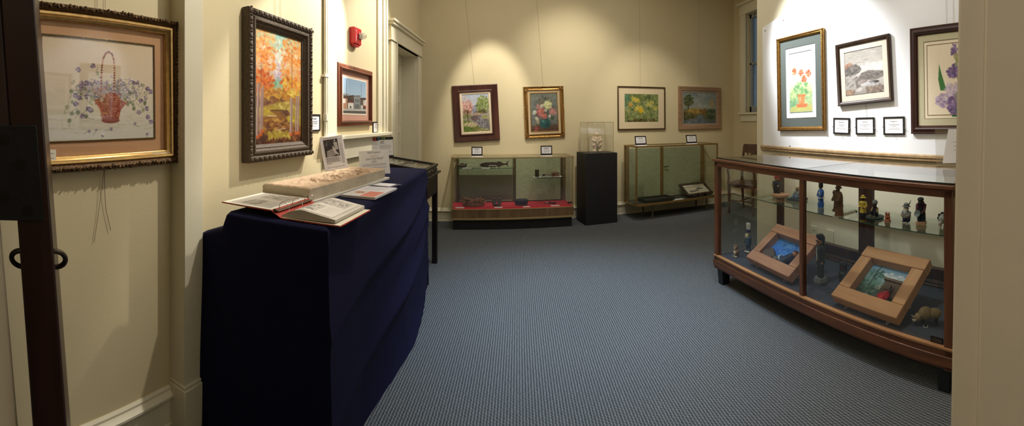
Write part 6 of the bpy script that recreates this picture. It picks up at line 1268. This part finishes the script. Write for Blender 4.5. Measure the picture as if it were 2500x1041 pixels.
def deco1(e, w, h, b, t):
    g = G(); g.add([(x, y, z) for y in (t - .006, .02) for x, z in ((-w * .48, b), (-w * .14, b), (-w * .14, b + h * .22), (-w * .30, b + h * .42), (-w * .48, b + h * .25))], [(4, 3, 2, 1, 0), (5, 6, 7, 8, 9)] + [(i, (i + 1) % 5, (i + 1) % 5 + 5, i + 5) for i in range(5)]); g.build('carved_hut', cm('grey_brown_hut', (96, 82, 76)), e)
    g = G(); g.ell((-w * .08, .03, b + .022), (.040, .026, .022), 0); g.ell((-w * .02, .028, b + .018), (.026, .02, .018), 1); g.build('carved_boulder', [cm('stone_grey', (84, 80, 80)), GREYP], e)
    g = G(); g.cap((w * .20, .034, b + .02), (w * .30, .034, b + .085), .035, .030, 0); g.cap((w * .16, .03, b + .03), (w * .08, .03, b + .05), .018, .015, 0); g.ell((w * .34, .032, b + .115), (.024, .022, .026), 1); g.ell((w * .345, .034, b + .128), (.027, .026, .018), 2); g.build('carved_figure', [DENIM, SKIN, CARV], e)
E1, M1, W1 = diorama('smaller cedar framed diorama with bright blue sky, tilted on the case floor', (1818, 627), (1921, 678), R(34), .39, .318, .085, PINE1, PINE1V, art1(), deco1, .012)
def art2():
    c = Cv(130, 110); c.vgrad([(0, (120, 160, 196)), (.35, (150, 178, 200)), (.55, (110, 140, 130)), (1, (70, 90, 76))]); c.blob(.62, .24, .26, .10, 60, .06, [(206, 214, 220), (186, 200, 210), (226, 230, 232)], .6); c.blob(.18, .5, .26, .4, 170, .05, [(70, 110, 100), (96, 140, 130), (50, 84, 76), (120, 160, 150)], .6); c.blob(.35, .8, .35, .2, 120, .05, [(60, 90, 76), (84, 110, 100), (130, 150, 140)], .6); c.line([(.22, .0), (.20, .3), (.22, .62)], .022, (60, 64, 56), .9)
    for k in range(14): a = RNG.uniform(0, 6.28); c.line([(.28, .22), (.28 + .12 * math.cos(a), .22 + .09 * math.sin(a))], .016, [(50, 84, 70), (70, 104, 90)][k % 2], .8)
    c.poly([(.0, .9), (.3, .84), (.55, .92), (.4, 1), (0, 1)], (196, 206, 196), .7); return c
def deco2(e, w, h, b, t):
    HUT = cm('thatch_grey_brown', (104, 86, 66)); g = G(); x0, x1 = w * .02, w * .47
    for k in range(22): x = x0 + (x1 - x0) * k / 21; g.tube([(x, t - .012, b + .05), (x + .002, t - .014, b + h * .62)], .0048, 6, 0)
    g.box((x0 - .01, t - .03, b + h * .60), (x1 + .008, t - .006, b + h * .66), 0); g.box((x0 + .03, t - .024, b + h * .36), (x0 + .09, t - .018, b + h * .50), 1); g.build('carved_hut', [HUT, cm('hut_sign', (84, 66, 50))], e)
    g = G(); g.cap((w * .20, .036, b + .018), (w * .24, .036, b + .062), .026, .020, 0); g.ell((w * .26, .034, b + .085), (.016, .015, .018), 1)
    for s in (-1, 1): g.cap((w * .22 + s * .024, .034, b + .055), (w * .22 + s * .03, .022, b + .025), .010, .009, 0)
    g.tube([(w * .26, .036, b + .098), (w * .24, .036, b + .125)], .005, 6, 2); g.build('carved_figure', [REDP, SKIND, BLACKP], e)
    g = G()
    for x, s in ((-w * .30, .018), (-w * .10, .014), (-w * .02, .016)): g.ell((x, .04, b + s * .7), (s, s * .8, s), 0)
    g.build('carved_bush', GREENP, e)
    g = G()
    for dx, dz in ((-.011, 0), (.011, 0), (0, .018)): g.tube([(-w * .02 + dx + .009 * math.cos(a), t - .012, b + h * .36 + dz + .009 * math.sin(a)) for a in np.linspace(0, 2 * PI, 13)], .0018, 5)
    g.build('white_rings', WHITEP, e)
E2, M2, W2 = diorama('larger tan pine framed diorama with thatched hut and red figure, near half of case floor', (2020, 723), (2180, 783), R(30), .44, .318, .088, PINE2, PINE2V, art2(), deco2, .03)
EAS = mat('white_coated_wire', (206, 206, 200), .35)
def easel(M, w, h, label):
    g = G(); zf = .2455
    for x in (-w * .32, w * .32):
        base = M @ Vector((x, .09, -.0)); top = M @ Vector((x, .078, h * .62)); foot = Vector((top.x + .02, top.y, zf)); fr = M @ Vector((x, .082, .05)); hook = M @ Vector((x, .071, -.004)); tip = M @ Vector((x, .0, -.006)); fr0 = Vector((hook.x, hook.y, zf))
        g.tube([hook, fr, top, foot], .0022, 6); g.tube([hook, fr0, foot], .0022, 6)
    a_, b_ = [M @ Vector((x, .082, h * .3)) for x in (-w * .32, w * .32)]; g.tube([a_, b_], .0022, 6)
    e = g.build('wire_easel', EAS); tag(e, label, 'easel')
easel(M1, W1, .39, 'white wire easel holding up the smaller cedar framed diorama')
easel(M2, W2, .44, 'white wire easel holding up the larger pine framed diorama')
# ================================================================ things in and on the two back showcases
def local_wall(e, depth):
    M = e.matrix_basis; p = M @ Vector((0, depth, 0)); d = M.to_3x3() @ Vector((1, 0, 0)); return Wall((p.x, p.y), (d.x, d.y))
bpy.context.view_layer.update()
def at_case(W, px, z): u = W.hit(px, 300)[0]; return W.pt(u, 0, z)
def card_stand(W, ztop, pl, pr, h, label, tilt=-8, roll=0):
    u0, u1 = W.hit(pl, 300)[0], W.hit(pr, 300)[0]; w = u1 - u0; e = thing('caption_stand', label, 'label', W.pt((u0 + u1) / 2, 0, ztop + .001), (0, 0, W.ang + R(roll)))
    t = R(tilt); b = .013
    g = G(); g.box((-w / 2, -.035, 0), (w / 2, .025, .003), 0); g.box((-w / 2, -.014, .003), (w / 2, .004, .016), 0); g.build('base', mat('white_card_base', (226, 222, 222), .4), e)
    g = G(); g.moulding(w, h, [(0, -.003), (0, .006), (b, .006), (b, -.003)], c=(0, h / 2)); g.box((-w / 2, -.006, 0), (w / 2, .003, b * 1.5)); g.build('frame', BLACKF, e, loc=(0, -.005, .017), rot=(t, 0, 0))
    random.seed(len(label)); g = G(); g.box((-w / 2 + b * .9, -.003, b), (w / 2 - b * .9, .002, h - b * .9), 0); iw = w - 2 * b
    g.lines(-iw * .28, iw * .28, h * .70, 1, 1, h * .06, -.0036, 1, .1, True); g.lines(-iw * .36, iw * .36, h * .56, 3, h * .12, h * .035, -.0036, 2, .35, True); g.build('paper', [PAPER, INK, INKL], e, loc=(0, -.005, .017), rot=(t, 0, 0))
WA1 = local_wall(CASEA, .05); WB1 = local_wall(CASEB, .05)
card_stand(WA1, .945, 1151, 1178, .118, 'black framed caption stand on the left part of the long showcase, under the stream painting')
card_stand(WA1, .945, 1320, 1348, .125, 'black framed caption stand on the long showcase, under the bouquet painting')
card_stand(WB1, 1.06, 1551, 1578, .125, 'black framed caption stand on the brass showcase, under the daffodil painting', -12)
card_stand(WB1, 1.06, 1676, 1701, .125, 'black framed caption stand on the brass showcase, under the hazy landscape', -12)
def tagcard(W, pl, pr, z, label, d=.04):
    u0, u1 = W.hit(pl, 300)[0], W.hit(pr, 300)[0]; g = G(); g.box((-(u1 - u0) / 2, -d, 0), ((u1 - u0) / 2, d, .0015)); tag(g.build('number_card', PAPER, loc=W.pt((u0 + u1) / 2, 0, z + .0005), rot=(0, 0, W.ang)), label, 'label')
WS = local_wall(CASEA, .27); WSF = local_wall(CASEA, .19); WF = local_wall(CASEA, .22); WFF = local_wall(CASEA, .075)
zs1, zs2, zf = .7815, .6415, .2765
p = at_case(WS, 1128, zs1); e = thing('carved_duck', 'small dark carved duck on the upper left glass shelf', 'carving', p, (0, 0, AA)); DK = cm('dark_stained_wood', (58, 42, 32)); k = .98
g = G(); g.ell((0, 0, .022), (.062, .032, .022), 0, 16); g.cap((.045, 0, .03), (.055, 0, .045), .018, .014, 0); g.ell((-.0, 0, .046), (.024, .018, .020), 0); g.ell((.02, 0, .055), (.015, .007, .006), 0); g.cap((-.045, 0, .026), (-.075, 0, .036), .02, .006, 0); g.build('body', DK, e)
p = at_case(WS, 1206, zs1); e = thing('wooden_fish', 'dark flat wooden fish with forked tail on the upper left glass shelf', 'carving', p, (0, 0, AA)); w = WS.hit(1243, 300)[0] - WS.hit(1170, 300)[0]
up = [(-.5, .5), (-.46, .58), (-.38, .72), (-.25, .80), (-.05, .82), (.10, .78), (.13, .90), (.22, .90), (.26, .76), (.34, .64), (.40, .66), (.46, .92), (.5, .98)]; lo = [(.455, .62), (.49, .26), (.44, .36), (.38, .46), (.30, .40), (.22, .28), (.17, .14), (.14, .24), (0, .20), (-.2, .14), (-.36, .20), (-.44, .30), (-.49, .40), (-.43, .45)]
g = G(); g.prism([(x * w, z * .105 - .012) for x, z in up + lo][::-1], -.009, .009); g.build('body', cm('dark_fish_wood', (52, 36, 32)), e, bevel=.002)
g = G(); g.tube([(-.085, -.035, .0), (-.085, -.035, .030), (.015, -.035, .030), (.015, -.035, .0)], .0032, 6); tag(g.build('plate_stand', WHITEP, loc=at_case(WS, 1209, zs1), rot=(0, 0, AA)), 'small white wire stand in front of the wooden fish', 'stand')
tagcard(WSF, 1128, 1151, zs1, 'white number card beside the carved duck on the glass shelf', .02); tagcard(WSF, 1176, 1196, zs1, 'white number card under the wooden fish on the glass shelf', .02)
W2S = local_wall(CASEA, .29); W2F = local_wall(CASEA, .28)
p = at_case(W2S, 1311, zs2 + .002); e = thing('powder_can', 'small dark brown upright can on the right glass shelf', 'can', p); r_ = .029
g = G(); g.lathe([(r_, 0), (r_ * 1.04, .004), (r_, .008), (r_, .088), (r_ * 1.04, .092), (r_, .096), (r_ * .9, .094)], (0, 0, 0), 20); g.build('body', cm('dark_tin', (54, 44, 34), .4), e)
p = at_case(W2S, 1334, zs2 + .002); e = thing('folding_tool', 'flat dark tool with a pale inlay on the right glass shelf', 'tool', p, (0, 0, AA)); g = G(); g.box((-.055, -.012, 0), (.055, .012, .026)); g.build('handle', DK, e, rot=(0, R(6), 0), bevel=.004, loc=(0, 0, .006)); g = G(); g.box((-.025, -.0135, .009), (.045, -.012, .018)); g.build('inlay', CREAMP, e, rot=(0, R(6), 0), loc=(0, 0, .006))
p = at_case(W2S, 1356, zs2 + .002); e = thing('wood_block', 'small brown wooden box with a sloping end on the right glass shelf', 'box', p, (0, 0, AA + .2)); g = G(); g.prism([(-.045, 0), (.045, 0), (.045, .052), (-.01, .066), (-.05, .05)], -.035, .035); g.build('body', cm('mid_brown_block', (126, 92, 68)), e, bevel=.003)
g = G(); g.lathe([(.012, 0), (.012, .002)], (-.035, -.0355, .03), 12, axis='Y'); g.build('drilled_hole', BLACKP, e)
tagcard(W2F, 1302, 1322, zs2, 'white number card under the small dark can'); tagcard(W2F, 1325, 1345, zs2, 'white number card under the flat dark tool'); tagcard(W2F, 1348, 1371, zs2, 'white number card under the small brown box')
p = at_case(WF, 1156, zf); e = thing('woven_wreath', 'round brown basket ring of splints on the red felt', 'basket', p, (0, 0, AA)); SPL = [cm('tan_splint', (176, 126, 80)), cm('brown_splint', (126, 80, 50)), cm('dark_splint', (84, 52, 36))]; g = G(); random.seed(21)
for k in range(150):
    a = random.uniform(0, 2 * PI); rr = random.uniform(.075, .135); zz = random.uniform(.012, .085) * (1.15 - abs(rr - .105) * 6); x, y = rr * math.cos(a) * 1.12, rr * math.sin(a) * .85; t = a + PI / 2 + random.uniform(-.5, .9); l = random.uniform(.02, .042); dz = random.uniform(-.02, .02)
    g.tube([(x - l * math.cos(t), y - l * math.sin(t) * .85, max(.006, zz - dz)), (x + l * math.cos(t), y + l * math.sin(t) * .85, max(.006, zz + dz))], .0052, 5, random.randrange(3))
g.lathe([(.07, .0), (.135, .004), (.14, .03), (.12, .07), (.085, .078), (.07, .05)], (0, 0, 0), 22, 1); n_ = len(g.v) - 22 * 6; g.v[n_:] = [(x * 1.05, y * .8, z) for x, y, z in g.v[n_:]]; g.build('splints', SPL, e)
for k, (px, ro) in enumerate(((1207, 8), (1219, -10))):
    p = at_case(WF, px, zf); e = thing('moccasin', ('left' if k == 0 else 'right') + ' one of two small dark shoes standing on the red felt', 'shoe', p, (0, 0, AA + R(ro))); MOC = cm('dark_leather', (72, 58, 50))
    g = G(); g.ell((0, -.03, .018), (.028, .06, .018), 0, 14); g.cap((0, .02, .03), (0, .03, .072), .026, .028, 0); g.build('upper', MOC, e); g = G(); g.lathe([(.024, .07), (.031, .082), (.028, .092)], (0, .03, 0), 14); g.build('cuff', cm('leather_cuff', (92, 76, 64)), e)
p = at_case(WF, 1273, zf); e = thing('round_cap', 'grey-black round brimless cap on the red felt', 'cap', p, (0, 0, AA)); g = G(); g.lathe([(.078, 0), (.086, .006), (.088, .04), (.092, .044), (.094, .06), (.08, .074), (.02, .078)], (0, 0, 0), 28); g.v = [(x, y * .8, z) for x, y, z in g.v]; g.build('crown', cm('charcoal_felt', (56, 54, 64), .95), e)
p = at_case(WF, 1343, zf); e = thing('pocket_knife', 'small dark pipe-like tool on the red felt near the maker plate', 'tool', p, (0, 0, AA)); g = G(); g.tube([(-.09, .0, .008), (-.03, -.01, .012), (.02, -.005, .010)], [.004, .007, .008], 8, 0); g.ell((.05, -.02, .014), (.032, .018, .013), 0); g.tube([(-.02, 0, .012), (.0, .03, .026), (.03, .03, .010)], .005, 6, 0); g.ell((-.045, -.004, .018), (.008, .008, .006), 1); g.build('body', [cm('dark_tool', (48, 36, 34)), WHITEP], e)
for pl, pr, l in ((1112, 1133, 'white number card left of the basket ring on red felt'), (1207, 1227, 'white number card in front of the two dark shoes'), (1277, 1294, 'white number card in front of the round cap'), (1345, 1366, 'white number card beside the small dark tool')): tagcard(WFF, pl, pr, zf, l, .03)
# figure under the acrylic cover
p = PED.matrix_basis @ Vector((.235, .17, .9765)); e = thing('carved_statuette', 'small cream carved seated figure under the clear cover on the black pedestal', 'figurine', p, (0, 0, R(8))); h = .28; IV = cm('ivory_carving', (222, 200, 170)); OLV = cm('olive_leaf_carving', (110, 104, 72))
g = gs(h)
for s in (-1, 1): g.ell((s * .17, -.06, .07), (.14, .13, .07), 0); g.cap((s * .14, 0, .10), (s * .12, 0, .30), .10, .12, 0); g.ell((s * .20, -.05, .36), (.12, .12, .10), 0)
g.ell((0, 0, .48), (.21, .17, .17), 0, 14); g.ell((0, .01, .66), (.24, .18, .16), 0, 14)
for s in (-1, 1): g.cap((s * .22, 0, .72), (s * .27, -.06, .60), .09, .075, 0); g.cap((s * .27, -.06, .60), (s * .10, -.16, .56), .07, .06, 0)
head(g, (-.01, -.02, .87), .12, 0, None); g.ell((-.01, .02, .93), (.13, .13, .08), 0); g.build('body', IV, e)
g = gs(h)
for x, z, r_ in ((.05, .10, .10), (.10, .22, .07), (-.04, .16, .07), (.20, .30, .05), (.02, .28, .05)): g.ell((x, -.08, z), (r_ * .7, .06, r_ * 1.2), 0, 8)
g.cap((.06, -.08, .1), (.24, -.08, .40), .04, .03, 0); g.build('leaves', OLV, e); e.scale = (.84, .84, 1)
# brass showcase contents
def on_floorB(px, py, z): return on_z(px, py, z)
p, q = on_z(1568, 496, .232), on_z(1640, 486, .232); WBm = local_wall(CASEB, .20); z = .2275
u0, u1 = WBm.hit(1566, 300)[0], WBm.hit(1636, 300)[0]; e = thing('display_tray', 'flat dark green display tray lying on the left of the brass showcase floor', 'tray', WBm.pt((u0 + u1) / 2, 0, z + .003), (0, 0, AB)); w = u1 - u0
g = G(); g.box((-w / 2, -.13, 0), (w / 2, .12, .018)); g.moulding(w, .25, [(0, -.001), (0, .045), (.016, .045), (.016, -.001)]); n = len(g.v) - 16; g.v[n:] = [(x, z_ - .005, -y) for x, y, z_ in g.v[n:]]; g.build('tray', cm('dark_green_tray', (52, 54, 42)), e)
random.seed(4)
for k in range(9): g = G(); g.ell((random.uniform(-w * .4, w * .4), random.uniform(-.09, .08), .022), (random.uniform(.012, .025), random.uniform(.01, .02), .006), n=7); g.build('stone_point', cm('dark_stone_points', (84, 78, 66)), e)
WB2 = local_wall(CASEB, .09); u0, u1 = WB2.hit(1640, 300)[0], WB2.hit(1668, 300)[0]
g = G(); g.box((-(u1 - u0) / 2, -.04, 0), ((u1 - u0) / 2, .04, .002)); g.box((-(u1 - u0) / 2 + .03, -.048, .002), ((u1 - u0) / 2 - .02, .03, .004)); tag(g.build('paper_sheet', PAPER, loc=WB2.pt((u0 + u1) / 2, .0, z + .002), rot=(0, 0, AB + R(4))), 'folded white paper lying between the tray and the framed fossils', 'paper')
BL = on_z(1676, 485, .240); BR = on_z(1746, 470, .240); TL = on_z(1653, 459, .335); X = (BR - BL).normalized(); Zv = TL - BL; Zv = Zv - X * (Zv.dot(X)); hh = min(Zv.length, .30); Zv.normalize(); Y = Zv.cross(X); M = Matrix((X, Y, Zv)).transposed().to_4x4(); w = (BR - BL).length
Vc = Vector((math.cos(AB), math.sin(AB), 0)); X = Vc; Zv = (Vector((-math.sin(AB), math.cos(AB), 0)) * .88 + Vector((0, 0, .46)) ).normalized(); Y = Zv.cross(X); M = Matrix((X, Y, Zv)).transposed().to_4x4(); w = .49; uc = min(WBm.hit(1699, 300)[0], 1.425 - w / 2); hh = .30
WB3 = local_wall(CASEB, .072); M.translation = WB3.pt(uc + .005, 0, .266)
e = thing('framed_fossils', 'dark framed panel of grey fan shapes leaning back inside the brass showcase', 'picture', M.translation, M.to_euler())
g = G(); g.moulding(w, hh, [(0, -.02), (0, .012), (.012, .018), (.03, .012), (.042, .004), (.042, -.02)], c=(0, hh / 2)); g.build('frame', WALNUT, e)
c = Cv(110, 70, (206, 196, 176)); 
for u, v, r_ in ((.25, .72, .13), (.45, .66, .10), (.66, .50, .17)):
    for k in range(14): a = -PI + PI * k / 13; c.line([(u, v + .1), (u + r_ * math.cos(a), v + .1 + r_ * 1.4 * math.sin(a))], .03, [(110, 108, 100), (140, 136, 126), (92, 90, 84)][k % 3], .9)
c.mesh('specimen_mount', w - .08, hh - .08, .0, e, loc=(0, 0, hh / 2)); g = G(); g.box((-w / 2 + .01, .004, .01), (w / 2 - .01, .018, hh - .01)); g.build('backing', BLACKP, e)
# ================================================================ light
def spot(name, loc, tgt, watts, size=55, blend=.7, c=(1, .86, .66), rad=.05):
    l = bpy.data.lights.new(name, 'SPOT'); l.energy = watts; l.spot_size = R(size); l.spot_blend = blend; l.color = c; l.shadow_soft_size = rad
    o = bpy.data.objects.new(name, l); COL.objects.link(o); o.location = loc; o.rotation_euler = (Vector(tgt) - Vector(loc)).to_track_quat('-Z', 'Y').to_euler(); return o
def area(name, loc, size, watts, c=(1, .9, .75), rot=(0, 0, 0)):
    l = bpy.data.lights.new(name, 'AREA'); l.shape = 'RECTANGLE'; l.size, l.size_y = size; l.energy = watts; l.color = c
    o = bpy.data.objects.new(name, l); COL.objects.link(o); o.location = loc; o.rotation_euler = rot; return o
WARM = (1, .93, .81)
spot('track_spot_basket', (-.1, 2.3, 3.5), (-1.45, 1.0, 1.35), 170, 62, .9, WARM, .03)
spot('track_spot_autumn', (-.48, 3.4, 3.15), (-1.43, 2.55, 1.85), 310, 41, .35, WARM, .03)
spot('track_spot_print', (-.1, 4.5, 3.5), (-1.4, 3.6, 1.9), 330, 46, .7, WARM)
spot('track_spot_stream', (-.2, 4.7, 3.6), (-.42, 5.8, 1.55), 200, 38, .6, WARM)
spot('track_spot_vase', (.9, 4.3, 3.55), (.8, 5.95, 1.9), 120, 66, 1.0, WARM)
spot('track_spot_daffodil', (1.6, 4.6, 3.55), (2.15, 6.1, 1.25), 100, 54, .9, WARM)
spot('track_spot_board', (1.25, 3.6, 3.5), (2.66, 2.92, 2.0), 540, 46, .7, (.93, .97, 1))
spot('track_spot_iris', (1.3, 2.3, 3.5), (2.75, 1.6, 1.5), 60, 55, .9, (1, .97, .92))
spot('case_fill_spot', (1.2, 1.9, 3.6), (2.1, 2.0, .3), 130, 60, .9, (1, .96, .9))  # extra light added from above to lift the dim oak case interior
area('ceiling_fill', (.7, 3.2, 3.7), (3.2, 4.0), 48, (1, .93, .84))
spot('cool_floor_spot', (.45, 3.1, 3.7), (.45, 3.0, 0), 560, 64, 1.0, (.62, .80, 1.0), .3)
spot('jamb_fill_spot', (-1.3, -.8, 2.4), (.5, .1, 1.4), 42, 70, 1.0, (1, .94, .84), .25)  # unseen spot added behind the doorway to brighten the right jamb
area('hall_fill_area', (1.2, -1.3, 3.6), (1.0, 1.0), 10, (1, .93, .82))  # dim unseen fill added on the near side of the doorway
w = bpy.data.worlds.new('world'); S.world = w; w.use_nodes = True
w.node_tree.nodes['Background'].inputs['Color'].default_value = (.5, .5, .48, 1); w.node_tree.nodes['Background'].inputs['Strength'].default_value = .03
